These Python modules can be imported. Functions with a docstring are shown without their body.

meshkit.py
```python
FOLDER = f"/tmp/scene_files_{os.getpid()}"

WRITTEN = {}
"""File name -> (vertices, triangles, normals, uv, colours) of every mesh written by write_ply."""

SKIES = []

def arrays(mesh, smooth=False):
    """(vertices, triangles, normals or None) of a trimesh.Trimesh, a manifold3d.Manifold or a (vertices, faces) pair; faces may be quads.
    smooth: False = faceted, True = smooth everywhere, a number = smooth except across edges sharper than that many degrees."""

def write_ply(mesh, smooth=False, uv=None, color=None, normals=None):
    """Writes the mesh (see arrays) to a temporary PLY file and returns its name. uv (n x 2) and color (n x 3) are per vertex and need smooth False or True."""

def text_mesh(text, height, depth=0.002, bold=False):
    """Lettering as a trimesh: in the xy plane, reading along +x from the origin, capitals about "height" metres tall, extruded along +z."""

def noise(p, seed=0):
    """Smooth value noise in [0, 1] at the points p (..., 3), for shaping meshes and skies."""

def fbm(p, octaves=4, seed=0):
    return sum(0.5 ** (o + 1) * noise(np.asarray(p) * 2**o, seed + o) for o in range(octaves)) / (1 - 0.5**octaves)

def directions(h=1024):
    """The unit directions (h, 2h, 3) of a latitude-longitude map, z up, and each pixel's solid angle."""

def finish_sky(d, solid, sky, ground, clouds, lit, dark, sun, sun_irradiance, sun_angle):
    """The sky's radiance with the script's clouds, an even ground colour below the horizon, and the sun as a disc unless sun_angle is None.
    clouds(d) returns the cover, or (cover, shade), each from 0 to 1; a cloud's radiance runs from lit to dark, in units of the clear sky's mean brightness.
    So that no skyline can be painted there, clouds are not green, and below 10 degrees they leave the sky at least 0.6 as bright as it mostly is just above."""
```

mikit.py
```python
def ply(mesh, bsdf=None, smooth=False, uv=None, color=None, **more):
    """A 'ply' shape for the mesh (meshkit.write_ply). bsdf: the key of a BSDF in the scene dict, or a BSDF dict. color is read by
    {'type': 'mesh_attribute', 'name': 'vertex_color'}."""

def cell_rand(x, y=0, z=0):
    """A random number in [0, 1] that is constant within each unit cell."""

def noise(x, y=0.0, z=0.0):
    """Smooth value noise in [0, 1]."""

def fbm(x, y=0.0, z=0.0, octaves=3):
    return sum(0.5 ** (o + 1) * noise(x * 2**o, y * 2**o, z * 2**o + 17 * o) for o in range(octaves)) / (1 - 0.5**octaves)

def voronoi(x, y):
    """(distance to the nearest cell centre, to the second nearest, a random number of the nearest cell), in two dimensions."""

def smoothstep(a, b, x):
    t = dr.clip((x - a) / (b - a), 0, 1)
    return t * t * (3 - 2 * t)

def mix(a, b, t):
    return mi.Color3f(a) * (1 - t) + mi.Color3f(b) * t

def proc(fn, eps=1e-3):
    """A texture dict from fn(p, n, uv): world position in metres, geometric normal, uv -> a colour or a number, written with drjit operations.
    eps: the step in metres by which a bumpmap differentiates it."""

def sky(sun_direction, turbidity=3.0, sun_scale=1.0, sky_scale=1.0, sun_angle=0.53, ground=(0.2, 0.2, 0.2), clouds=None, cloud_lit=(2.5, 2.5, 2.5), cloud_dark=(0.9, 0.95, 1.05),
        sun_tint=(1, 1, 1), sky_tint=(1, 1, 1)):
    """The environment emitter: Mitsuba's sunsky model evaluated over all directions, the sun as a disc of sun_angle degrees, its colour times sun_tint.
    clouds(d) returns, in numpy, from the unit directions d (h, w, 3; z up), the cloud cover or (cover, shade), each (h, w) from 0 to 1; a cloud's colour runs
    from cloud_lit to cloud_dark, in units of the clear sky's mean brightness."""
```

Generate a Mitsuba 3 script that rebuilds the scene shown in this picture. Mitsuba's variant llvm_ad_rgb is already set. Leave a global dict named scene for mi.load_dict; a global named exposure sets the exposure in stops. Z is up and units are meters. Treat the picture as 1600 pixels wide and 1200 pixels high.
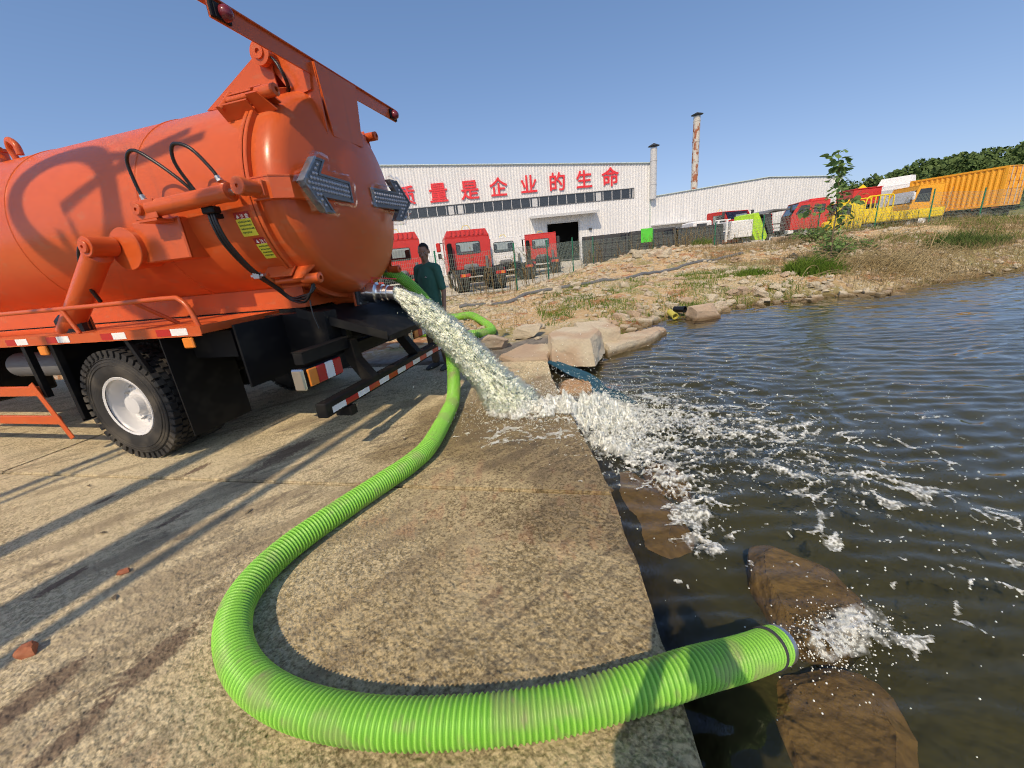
import math, random, json
import numpy as np, trimesh, manifold3d as m3
import drjit as dr, mitsuba as mi
import mikit, meshkit
from mikit import proc, noise, fbm, voronoi, cell_rand, smoothstep, mix
from shapely.geometry import Polygon, LineString, Point
from shapely import affinity
import shapely
from scipy.spatial.transform import Rotation as Ro

T = mi.ScalarTransform4f
rng = np.random.default_rng(7)
random.seed(7)
scene, labels = {}, {}

# ------------------------------------------------------------------ camera, sky, exposure
CH = 1.5
UP = np.array([-0.09471409, -0.94714091, -0.30651809])      # world up, right, forward in camera axes (x right, y down, z ahead)
FW = np.array([-0.03049969, -0.3049969, 0.95186483])
RT = np.array([0.99503719, -0.09950372, 0.0])
Rm = np.array([RT, FW, UP])                                 # camera axes -> world
look, cup = Rm @ [0, 0, 1.0], Rm @ [0, -1.0, 0]
scene['camera'] = {'type': 'perspective', 'fov': math.degrees(2 * math.atan(800 / 618.0)), 'fov_axis': 'x', 'near_clip': 0.05, 'far_clip': 2000.0,
                   'to_world': T().look_at(origin=[0, 0, CH], target=[float(look[0]), float(look[1]), CH + float(look[2])], up=[float(v) for v in cup])}
SUN_AZ, SUN_EL = math.radians(19.0), math.radians(45.0)      # the way the light travels, from +y towards +x
SUN = np.array([-math.sin(SUN_AZ) * math.cos(SUN_EL), -math.cos(SUN_AZ) * math.cos(SUN_EL), math.sin(SUN_EL)])
scene['sky'] = mikit.sky([float(v) for v in SUN], turbidity=4.5, sky_scale=1.45, sky_tint=(1.0, 1.02, 1.13), sun_tint=(1.0, 0.98, 0.94), ground=(0.2, 0.2, 0.17))
labels['sky'] = {'kind': 'structure'}
exposure = 1.3

# ------------------------------------------------------------------ materials
def mat(key, rgb, rough=0.5, metal=0.0, **k):
    scene[key] = {'type': 'twosided', 'bsdf': {'type': 'principled', 'base_color': rgb if isinstance(rgb, dict) else {'type': 'rgb', 'value': list(rgb)}, 'roughness': rough, 'metallic': metal, **k}}
    return key
def bump(key, rgb, fn, height, rough=0.8, eps=2e-3, **k):
    scene[key] = {'type': 'twosided', 'bsdf': {'type': 'bumpmap', 'arbitrary': proc(fn, eps), 'scale': height, 'bsdf': {'type': 'principled', 'base_color': rgb if isinstance(rgb, dict) else {'type': 'rgb', 'value': list(rgb)}, 'roughness': rough, **k}}}
    return key

def f_orange(p, n, uv):
    d = fbm(p.x * 2.1, p.y * 2.1, p.z * 2.1)
    g = smoothstep(0.62, 0.8, fbm(p.x * 9, p.y * 9, p.z * 14))
    dust = smoothstep(0.45, 0.75, fbm(p.x * 1.3, p.y * 1.3, p.z * 3.0, octaves=4)) * smoothstep(0.2, 0.9, n.z) 
    drip = smoothstep(0.60, 0.78, fbm((p.x + p.y) * 11, 3.0, p.z * 0.9)) * smoothstep(0.5, 0.7, fbm(p.x * 1.1, p.y * 1.1, p.z * 0.7))
    c = mix(mix((0.52, 0.082, 0.016), (0.58, 0.108, 0.024), d), (0.46, 0.17, 0.08), g * 0.3)
    c = mix(c, (0.36, 0.22, 0.14), dust * 0.30)
    return mix(c, (0.38, 0.09, 0.03), drip * 0.35)
mat('m_orange', proc(f_orange), 0.30, clearcoat=0.35, clearcoat_gloss=0.9, specular=0.35)
def f_black(p, n, uv):
    d = smoothstep(0.5, 0.75, fbm(p.x * 6, p.y * 6, p.z * 6))
    return mix((0.006, 0.006, 0.007), (0.016, 0.015, 0.013), d)
mat('m_black', proc(f_black), 0.55, specular=0.25)
mat('m_blackhose', (0.010, 0.010, 0.010), 0.35)
def f_tyre(p, n, uv):
    d = fbm(p.x * 5, p.y * 5, p.z * 5)
    return mix((0.022, 0.021, 0.020), (0.075, 0.066, 0.052), smoothstep(0.4, 0.75, d))
mat('m_tyre', proc(f_tyre), 0.75)
def f_tyre_far(p, n, uv):
    return mix((0.03, 0.03, 0.028), (0.06, 0.055, 0.05), noise(p.x * 3, p.y * 3, p.z * 3))
mat('m_rim', (0.62, 0.62, 0.62), 0.35)
mat('m_chrome', (0.75, 0.75, 0.76), 0.22, 1.0)
mat('m_steel', (0.50, 0.50, 0.50), 0.35, 0.9)
mat('m_white', (0.78, 0.78, 0.77), 0.45)
mat('m_red', (0.55, 0.028, 0.020), 0.3, clearcoat=0.5)
mat('m_redsign', (0.70, 0.030, 0.040), 0.5)
mat('m_lampred', (0.45, 0.012, 0.012), 0.15, clearcoat=1.0)
mat('m_lampmaroon', (0.16, 0.010, 0.020), 0.12, clearcoat=1.0)
mat('m_lampamber', (0.75, 0.22, 0.02), 0.15, clearcoat=1.0)
mat('m_yellow', (0.80, 0.60, 0.015), 0.4)
mat('m_stickeryellow', (0.72, 0.72, 0.06), 0.5)
mat('m_stickerred', (0.35, 0.02, 0.02), 0.5)
mat('m_pipeyellow', (0.50, 0.44, 0.08), 0.5)
mat('m_print', (0.10, 0.16, 0.03), 0.6)
mat('m_orangeyellow', (0.78, 0.36, 0.02), 0.45)
mat('m_lime', (0.42, 0.70, 0.03), 0.4)
mat('m_greenpost', (0.015, 0.17, 0.09), 0.5)
mat('m_greensign', (0.10, 0.60, 0.05), 0.5)
mat('m_glassdark', (0.02, 0.022, 0.025), 0.06, specular=0.8)
scene['m_glass'] = {'type': 'thindielectric', 'int_ior': 1.5, 'specular_transmittance': {'type': 'rgb', 'value': [0.72, 0.76, 0.76]}}
mat('m_dgrey', (0.045, 0.047, 0.050), 0.6)
mat('m_grey', (0.14, 0.145, 0.15), 0.6)
mat('m_lgrey', (0.50, 0.51, 0.52), 0.5)
def f_wall(p, n, uv):
    s = fbm(p.x * 2.0, p.z * 0.25, 3.0)
    return mix((0.60, 0.61, 0.62), (0.70, 0.70, 0.70), s)
mat('m_wall', proc(f_wall), 0.5)
mat('m_roof', (0.45, 0.52, 0.50), 0.5)
def f_pipe(p, n, uv):
    r = smoothstep(0.47, 0.6, fbm(p.x * 3, p.y * 3, p.z * 1.3, octaves=4))
    return mix((0.50, 0.47, 0.42), (0.30, 0.10, 0.045), r)
mat('m_rusty', proc(f_pipe), 0.7)
def f_redbrown(p, n, uv):
    return mix((0.30, 0.09, 0.04), (0.42, 0.17, 0.09), noise(p.x * 60, p.y * 60, p.z * 60))
mat('m_brick', proc(f_redbrown), 0.9)
mat('m_arrow', (0.11, 0.115, 0.125), 0.4)
scene['m_led'] = {'type': 'twosided', 'bsdf': {'type': 'principled', 'base_color': {'type': 'rgb', 'value': [0.38, 0.39, 0.44]}, 'roughness': 0.15, 'clearcoat': 1.0}}
scene['m_film'] = {'type': 'thindielectric', 'int_ior': 1.6}
scene['m_vertex'] = {'type': 'twosided', 'bsdf': {'type': 'principled', 'base_color': {'type': 'mesh_attribute', 'name': 'vertex_color'}, 'roughness': 0.45, 'specular': 0.4}}
mat('m_skin', (0.30, 0.165, 0.105), 0.42)
mat('m_hair', (0.008, 0.007, 0.006), 0.8)
mat('m_eye', (0.30, 0.28, 0.26), 0.3)
def f_shirt(p, n, uv):
    w = fbm(p.x * 14, p.y * 14, p.z * 9)
    return mix((0.030, 0.115, 0.085), (0.045, 0.150, 0.115), w)
mat('m_shirt', proc(f_shirt), 0.85)
mat('m_khaki', (0.13, 0.085, 0.05), 0.85)
mat('m_bluejean', (0.03, 0.04, 0.07), 0.85)
mat('m_tarp', (0.020, 0.075, 0.115), 0.45)

# concrete of the quay: rough brushed grain, dark mould, wet patch by the splash, red paint flecks
SA = np.array([0.973, -0.232]); SB = np.array([0.232, 0.973])
def conc_coords(p):
    return p.x * 0.973 - p.y * 0.232, p.x * 0.232 + p.y * 0.973
def wet_mask(p):
    d = dr.sqrt(dr.square((p.x - 0.15) * 0.75) + dr.square(p.y - 3.55))
    e = dr.sqrt(dr.square((p.x - 0.55) * 1.6) + dr.square((p.y - 2.4) * 0.8))
    n1 = fbm(p.x * 2.6, p.y * 2.6, 1.0) - 0.5
    return smoothstep(1.25, 0.85, dr.minimum(d, e + 0.25) + n1 * 0.9)
def f_conc(p, n, uv):
    a, b = conc_coords(p)
    ang = 0.5
    u, v = p.x * 0.80 + p.y * 0.60, -p.x * 0.60 + p.y * 0.80
    streak = fbm(u * 2.2, v * 34, 2.0, octaves=3)
    grain = fbm(p.x * 75, p.y * 75, 4.0, octaves=2)
    big = fbm(p.x * 0.9, p.y * 0.9, 9.0)
    blot = fbm(p.x * 3.3, p.y * 3.3, 5.0, octaves=4)
    fine = fbm(p.x * 160, p.y * 160, 6.0, octaves=2)
    pits = smoothstep(0.57, 0.74, fbm(p.x * 55 + 9 * blot, p.y * 75 + 7 * big, 14.0, octaves=4)) * smoothstep(0.30, 0.62, fbm(p.x * 7, p.y * 7, 15.0))
    c = mix((0.21, 0.170, 0.092), (0.63, 0.540, 0.345), dr.clip(0.62 + 0.35 * (streak - 0.5) + 1.5 * (grain - 0.5) + 1.0 * (fine - 0.5) + 0.8 * (blot - 0.5), 0, 1))
    rough_zone = smoothstep(-2.0, -0.7, p.x + 0.8 * (big - 0.5)) * 0.8 + 0.2
    c = mix(mix((0.47, 0.395, 0.255), c, 0.55), c, rough_zone)
    c = mix(c, (0.10, 0.078, 0.036), pits * 0.55 * rough_zone)
    damp = smoothstep(-1.7, -0.5, p.x + 1.6 * (blot - 0.5)) * smoothstep(4.5, 3.6, p.y)
    c = mix(c, c * mi.Color3f(0.78, 0.74, 0.66), damp)
    c = mix(c, (0.44, 0.375, 0.235), 0.22 * smoothstep(0.4, 0.7, big))
    mould = smoothstep(0.50, 0.74, fbm(u * 1.8, v * 7.5, 7.0, octaves=5)) * smoothstep(0.44, 0.6, noise(p.x * 0.8, p.y * 0.8, 3.0))
    c = mix(c, (0.12, 0.085, 0.06), mould * (0.15 + 0.5 * grain))
    speck = smoothstep(0.58, 0.70, fbm(u * 9, v * 24, 8.0, octaves=3)) * smoothstep(0.5, 0.62, noise(p.x * 1.7, p.y * 1.7, 2.0))
    c = mix(c, (0.085, 0.07, 0.055), speck * 0.4)
    rp = smoothstep(0.56, 0.72, fbm(p.x * 13, p.y * 7, 11.0, octaves=4)) * smoothstep(0.62, 0.70, noise(p.x * 1.3 + 0.4, p.y * 1.3, 12.0)) * smoothstep(-2.4, -1.0, p.x)
    c = mix(c, (0.42, 0.13, 0.07), rp * 0.16)
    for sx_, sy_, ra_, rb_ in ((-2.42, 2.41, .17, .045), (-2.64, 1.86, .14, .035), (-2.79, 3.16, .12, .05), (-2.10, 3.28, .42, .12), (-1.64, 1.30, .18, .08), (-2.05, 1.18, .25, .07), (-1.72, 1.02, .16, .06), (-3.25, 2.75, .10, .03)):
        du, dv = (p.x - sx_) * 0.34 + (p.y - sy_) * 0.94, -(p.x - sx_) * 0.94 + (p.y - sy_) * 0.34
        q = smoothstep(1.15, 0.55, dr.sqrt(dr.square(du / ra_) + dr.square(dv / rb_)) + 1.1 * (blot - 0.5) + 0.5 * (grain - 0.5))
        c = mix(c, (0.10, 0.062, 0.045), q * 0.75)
    far = smoothstep(4.6, 5.4, b) * smoothstep(0.35, 0.6, fbm(p.x * 1.5, p.y * 1.5, 6.0))
    c = mix(c, (0.50, 0.42, 0.30), far * 0.5)
    return mix(c, c * mi.Color3f(0.62, 0.58, 0.52), wet_mask(p) * 0.9)
def f_concrough(p, n, uv):
    return mi.Float(0.92) - 0.5 * wet_mask(p)
def h_conc(p, n, uv):
    u, v = p.x * 0.80 + p.y * 0.60, -p.x * 0.60 + p.y * 0.80
    return 0.7 * fbm(p.x * 62, p.y * 62, p.z * 62, octaves=3) + 0.25 * fbm(u * 4, v * 40, 2.0, octaves=2) + 0.4 * noise(p.x * 22, p.y * 22, 1.0)
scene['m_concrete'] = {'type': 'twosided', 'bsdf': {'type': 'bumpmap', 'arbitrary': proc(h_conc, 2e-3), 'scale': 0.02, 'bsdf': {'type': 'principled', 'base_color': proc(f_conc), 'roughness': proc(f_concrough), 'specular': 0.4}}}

def fence_y(x):
    a = 16.6 + (x + 8) * 0.07
    b = 17.2 + (x - 0.6) * 1.66
    c = 25.4 + (x - 5.6) * 0.01
    return dr.select(x < 0.6, a, dr.minimum(b, c))
def f_soil(p, n, uv):
    a = fbm(p.x * 0.55, p.y * 0.55, 1.0, octaves=4)
    b = fbm(p.x * 2.2, p.y * 2.2, 3.0, octaves=4)
    g = fbm(p.x * 14, p.y * 14, 5.0, octaves=3)
    c = mix((0.33, 0.225, 0.115), (0.47, 0.36, 0.21), g)
    c = mix(c, (0.30, 0.125, 0.060), smoothstep(0.54, 0.68, b) * 0.75)
    c = mix(c, (0.40, 0.34, 0.21), smoothstep(0.48, 0.62, a) * 0.8)
    c = mix(c, (0.17, 0.18, 0.07), smoothstep(0.55, 0.68, fbm(p.x * 1.1 + 5, p.y * 1.1, 8.0)) * 0.6)
    peb = smoothstep(0.70, 0.78, noise(p.x * 17, p.y * 17, 2.0))
    c = mix(c, (0.46, 0.43, 0.36), peb * 0.6)
    gravel = smoothstep(7.8, 6.9, p.y + 0.9 * (b - 0.5) - 0.25 * p.x) * smoothstep(1.4, 0.8, p.x)
    c = mix(c, mix((0.10, 0.095, 0.085), (0.24, 0.22, 0.19), g), gravel)
    damp = smoothstep(-0.08, -0.18, p.z)
    c = mix(c, c * mi.Color3f(0.45, 0.40, 0.34), damp)
    bed = smoothstep(-0.21, -0.32, p.z)
    c = mix(c, mix((0.105, 0.098, 0.056), (0.17, 0.155, 0.085), b), bed)
    yard = smoothstep(0.6, 1.6, p.y - fence_y(p.x) + (b - 0.5) * 1.5)
    c = mix(c, mix((0.36, 0.34, 0.29), (0.46, 0.44, 0.38), b), yard * 0.9)
    far = smoothstep(52, 62, p.y + 0.3 * p.x)
    return mix(c, mix((0.10, 0.11, 0.04), (0.20, 0.18, 0.08), a), far)
def h_soil(p, n, uv):
    return fbm(p.x * 9, p.y * 9, p.z * 9, octaves=4)
scene['m_soil'] = {'type': 'twosided', 'bsdf': {'type': 'bumpmap', 'arbitrary': proc(h_soil, 4e-3), 'scale': 0.06, 'bsdf': {'type': 'principled', 'base_color': proc(f_soil), 'roughness': 0.95, 'specular': 0.15}}}

def f_stone(p, n, uv):
    a = fbm(p.x * 3, p.y * 3, p.z * 3)
    g = fbm(p.x * 40, p.y * 40, p.z * 40, octaves=2)
    c = mix((0.36, 0.31, 0.22), (0.56, 0.50, 0.38), 0.6 * g + 0.5 * a - 0.05)
    c = mix(c, (0.36, 0.24, 0.16), smoothstep(0.52, 0.7, fbm(p.x * 1.3, p.y * 1.3, p.z * 2)) * 0.6)
    damp = smoothstep(-0.09, -0.17, p.z)
    return mix(c, c * mi.Color3f(0.42, 0.36, 0.28), damp)
def h_stone(p, n, uv):
    return fbm(p.x * 22, p.y * 22, p.z * 22, octaves=4)
scene['m_stone'] = {'type': 'twosided', 'bsdf': {'type': 'bumpmap', 'arbitrary': proc(h_stone, 3e-3), 'scale': 0.025, 'bsdf': {'type': 'principled', 'base_color': proc(f_stone), 'roughness': 0.9, 'specular': 0.2}}}
def f_wetrock(p, n, uv):
    a = fbm(p.x * 3.5, p.y * 3.5, p.z * 3, octaves=4)
    g = fbm(p.x * 26, p.y * 26, p.z * 26)
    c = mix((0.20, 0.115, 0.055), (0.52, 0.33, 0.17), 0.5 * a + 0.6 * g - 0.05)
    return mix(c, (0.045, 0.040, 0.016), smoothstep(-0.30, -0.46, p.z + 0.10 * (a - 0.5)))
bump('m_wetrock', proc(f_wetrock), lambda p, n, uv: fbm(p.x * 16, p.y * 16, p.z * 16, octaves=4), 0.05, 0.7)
scene['m_water'] = {'type': 'thindielectric', 'int_ior': 1.25, 'specular_transmittance': {'type': 'rgb', 'value': [0.60, 0.61, 0.49]}}
def f_foam(p, n, uv):
    return mix((0.62, 0.65, 0.58), (0.88, 0.90, 0.84), noise(p.x * 30, p.y * 30, p.z * 30))
mat('m_foam', proc(f_foam), 0.25, specular=0.5)
def f_jet(p, n, uv):
    return mix((0.58, 0.61, 0.50), (0.86, 0.88, 0.78), smoothstep(0.3, 0.6, fbm(p.x * 26, p.y * 26, p.z * 26)))
scene['m_jet'] = {'type': 'twosided', 'bsdf': {'type': 'principled', 'base_color': proc(f_jet), 'roughness': 0.12, 'specular': 0.7, 'clearcoat': 0.6}}
def leafmat(key, c1, c2, s=2.0):
    def fn(p, n, uv):
        return mix(c1, c2, noise(p.x * s, p.y * s, p.z * s))
    scene[key] = {'type': 'principledthin', 'base_color': proc(fn), 'roughness': 0.5, 'diff_trans': 0.6, 'spec_trans': 0.0}
scene['m_clearwater'] = {'type': 'thindielectric', 'int_ior': 1.33, 'specular_transmittance': {'type': 'rgb', 'value': [0.985, 0.99, 0.975]}}
scene['m_foamlace'] = {'type': 'mask', 'opacity': proc(lambda p, n, uv: dr.clip(uv.x, 0, 1) * (0.30 + 0.68 * smoothstep(0.36, 0.62, fbm(p.x * 80, p.y * 80, p.z * 10, octaves=2)))), 'bsdf': {'type': 'ref', 'id': 'm_foam'}}
leafmat('m_leaf', (0.10, 0.19, 0.055), (0.25, 0.36, 0.13), 3.0)
leafmat('m_grass', (0.07, 0.15, 0.018), (0.19, 0.27, 0.05), 1.2)
leafmat('m_dry', (0.24, 0.17, 0.08), (0.46, 0.37, 0.20), 1.6)
leafmat('m_reed', (0.36, 0.28, 0.14), (0.52, 0.43, 0.25), 0.7)
leafmat('m_bush', (0.06, 0.11, 0.03), (0.17, 0.22, 0.07), 1.0)
def f_forest(p, n, uv):
    a = fbm(p.x * 0.12, p.y * 0.12, p.z * 0.12)
    return mix((0.045, 0.095, 0.028), (0.135, 0.185, 0.060), a * 1.2 - 0.1)
scene['m_forest'] = {'type': 'twosided', 'bsdf': {'type': 'principled', 'base_color': proc(f_forest), 'roughness': 0.8, 'specular': 0.2}}
mat('m_bark', (0.14, 0.11, 0.07), 0.9)

# ------------------------------------------------------------------ mesh helpers
def cat(ms):
    return trimesh.util.concatenate([m for m in ms if m is not None])
def xf(m, M):
    m = m.copy(); m.apply_transform(M); return m
def rotm(axis, deg):
    return trimesh.transformations.rotation_matrix(math.radians(deg), axis)
def tr(x, y, z):
    return trimesh.transformations.translation_matrix([x, y, z])
def box(c, s, b=0.0, M=None):
    """box with centre c, size s and chamfer b"""
    s = np.array(s, float) / 2
    if b <= 0:
        m = trimesh.creation.box(s * 2)
    else:
        b = min(b, s.min() * 0.8); pts = []
        for sx in (-1, 1):
            for sy in (-1, 1):
                for sz in (-1, 1):
                    k = np.array([sx, sy, sz])
                    for i in range(3):
                        q = s - b; q[i] = s[i]; pts.append(q * k)
        m = trimesh.convex.convex_hull(np.array(pts))
    if M is not None: m.apply_transform(M)
    m.apply_translation(c)
    return m
def bx(x0, x1, y0, y1, z0, z1, b=0.0):
    return box([(x0 + x1) / 2, (y0 + y1) / 2, (z0 + z1) / 2], [abs(x1 - x0), abs(y1 - y0), abs(z1 - z0)], b)
def cyl(p0, p1, r, n=20, r1=None, cap=True):
    p0, p1 = np.array(p0, float), np.array(p1, float)
    d = p1 - p0; L = np.linalg.norm(d)
    if r1 is None: r1 = r
    m = lathe([(0, 0), (r, 0), (r1, L), (0, L)] if cap else [(r, 0), (r1, L)], n)
    m.apply_transform(trimesh.geometry.align_vectors([0, 0, 1], d / L)); m.apply_translation(p0)
    return m
def lathe(prof, n=32):
    """profile of (radius, height) turned about z"""
    prof = np.array(prof, float); k = len(prof)
    a = np.arange(n) / n * 2 * np.pi
    v = np.stack([prof[None, :, 0] * np.cos(a)[:, None], prof[None, :, 0] * np.sin(a)[:, None], np.broadcast_to(prof[None, :, 1], (n, k))], -1).reshape(-1, 3)
    i, j = np.meshgrid(np.arange(n), np.arange(k - 1), indexing='ij')
    q = lambda a_, b_: ((a_ % n) * k + b_).ravel()
    f = np.vstack([np.c_[q(i, j), q(i + 1, j), q(i + 1, j + 1)], np.c_[q(i, j), q(i + 1, j + 1), q(i, j + 1)]])
    m = trimesh.Trimesh(v, f, process=False)
    m.merge_vertices(); m.update_faces(m.nondegenerate_faces())
    return m
def along(m, p0, d):
    m = m.copy(); m.apply_transform(trimesh.geometry.align_vectors([0, 0, 1], np.array(d, float) / np.linalg.norm(d))); m.apply_translation(p0); return m
def spline(pts, n=12):
    P = np.array(pts, float); P = np.vstack([2 * P[0] - P[1], P, 2 * P[-1] - P[-2]])
    out = []
    for i in range(1, len(P) - 2):
        t = np.linspace(0, 1, n, endpoint=False)[:, None]
        a, b, c, d = P[i - 1], P[i], P[i + 1], P[i + 2]
        out.append(0.5 * (2 * b + (c - a) * t + (2 * a - 5 * b + 4 * c - d) * t ** 2 + (3 * b - a - 3 * c + d) * t ** 3))
    return np.vstack([*out, P[-2:-1]])
def resample(P, step):
    s = np.r_[0, np.cumsum(np.linalg.norm(np.diff(P, axis=0), axis=1))]
    t = np.linspace(0, s[-1], max(2, int(s[-1] / step) + 1))
    return np.stack([np.interp(t, s, P[:, k]) for k in range(P.shape[1])], 1)
def tube(P, r, n=10, cap=True, phase=None):
    """tube along points P; r a number, an array per point, or an array (points, n)"""
    P = np.array(P, float); t = np.gradient(P, axis=0); t /= np.linalg.norm(t, axis=1, keepdims=True)
    up = np.array([0, 0, 1.0]) if abs(t[0][2]) < 0.9 else np.array([1.0, 0, 0])
    u = np.cross(t[0], up); u /= np.linalg.norm(u); U = [u]
    for k in range(1, len(P)):
        u = U[-1] - t[k] * (U[-1] @ t[k]); U.append(u / np.linalg.norm(u))
    U = np.array(U); V = np.cross(t, U)
    a = np.arange(n) / n * 2 * np.pi
    R = np.broadcast_to(np.asarray(r, float).reshape(-1, 1) if np.ndim(r) == 1 else np.asarray(r, float), (len(P), n))
    v = (P[:, None] + R[..., None] * (np.cos(a)[None, :, None] * U[:, None] + np.sin(a)[None, :, None] * V[:, None])).reshape(-1, 3)
    m = len(P)
    i, j = np.meshgrid(np.arange(m - 1), np.arange(n), indexing='ij')
    q = lambda a_, b_: (a_ * n + b_ % n).ravel()
    f = np.vstack([np.c_[q(i, j), q(i + 1, j), q(i + 1, j + 1)], np.c_[q(i, j), q(i + 1, j + 1), q(i, j + 1)]])[:, ::-1]
    if cap:
        v = np.vstack([v, P[0], P[-1]]); c0, c1 = len(v) - 2, len(v) - 1
        k = np.arange(n)
        f = np.vstack([f, np.c_[np.full(n, c0), k, (k + 1) % n][:, ::-1] * 1, np.c_[np.full(n, c1), (m - 1) * n + (k + 1) % n, (m - 1) * n + k][:, ::-1]])
    return trimesh.Trimesh(v, f, process=False)
def prism(poly, h, M=None):
    """polygon (list of points or shapely) extruded along z by h"""
    g = poly if isinstance(poly, shapely.Geometry) else Polygon(poly)
    m = trimesh.creation.extrude_polygon(g, h, engine='earcut')
    if M is not None: m.apply_transform(M)
    return m
AXIS = {'y': np.array([[1, 0, 0, 0], [0, 0, -1, 0], [0, 1, 0, 0], [0, 0, 0, 1.0]]),     # polygon (x, z), extruded towards -y
        'x': np.array([[0, 0, 1, 0], [1, 0, 0, 0], [0, 1, 0, 0], [0, 0, 0, 1.0]])}     # polygon (y, z), extruded towards +x
def prism_y(poly, y0, y1):
    m = prism(poly, abs(y1 - y0), AXIS['y']); m.apply_translation([0, max(y0, y1), 0]); return m
def prism_x(poly, x0, x1):
    m = prism(poly, abs(x1 - x0), AXIS['x']); m.apply_translation([min(x0, x1), 0, 0]); return m

USED = {}
def key_of(k):
    n = USED.get(k, -1) + 1; USED[k] = n
    return k if n == 0 else f'{k}_{n:03d}'
def add(name, mesh, m, parent=None, smooth=35, label=None, cat_=None, group=None, kind=None, M=None, **kw):
    k = key_of((parent + '__' if parent else '') + name)
    if M is not None: mesh = xf(mesh, M)
    scene[k] = mikit.ply(mesh, m, smooth=smooth, **kw)
    d = {a: b for a, b in (('label', label), ('category', cat_), ('group', group), ('kind', kind)) if b}
    if d: labels[k] = d
    return k
def thing(name, label, cat_, group=None):
    k = key_of(name); labels[k] = {'label': label, 'category': cat_}
    if group: labels[k]['group'] = group
    return k

# ------------------------------------------------------------------ ground, quay, water
LAKE = Polygon([(.46, -40), (.46, .76), (.53, 1.57), (.58, 2.41), (.55, 3.25), (.51, 4.76), (.75, 5.75), (1.25, 5.9), (1.84, 6.69), (2.91, 8.15), (3.6, 8.75), (4.54, 8.8), (5.73, 9.45), (7.97, 9.55), (9.14, 9.2),
                (11.51, 10.2), (13.9, 10.6), (25, 14), (70, 24), (70, -40)])
WZ = -0.2
def sdist(x, y):
    p = shapely.points(x, y)
    d = shapely.distance(LAKE.exterior, p)
    return np.where(shapely.contains(LAKE, p), -d, d)
def sstep(a, b, x):
    t = np.clip((x - a) / (b - a), 0, 1); return t * t * (3 - 2 * t)
def fence_np(x):
    return np.where(x < 0.6, 16.6 + (x + 8) * 0.07, np.minimum(17.2 + (x - 0.6) * 1.66, 25.4 + (x - 5.6) * 0.01))
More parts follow.
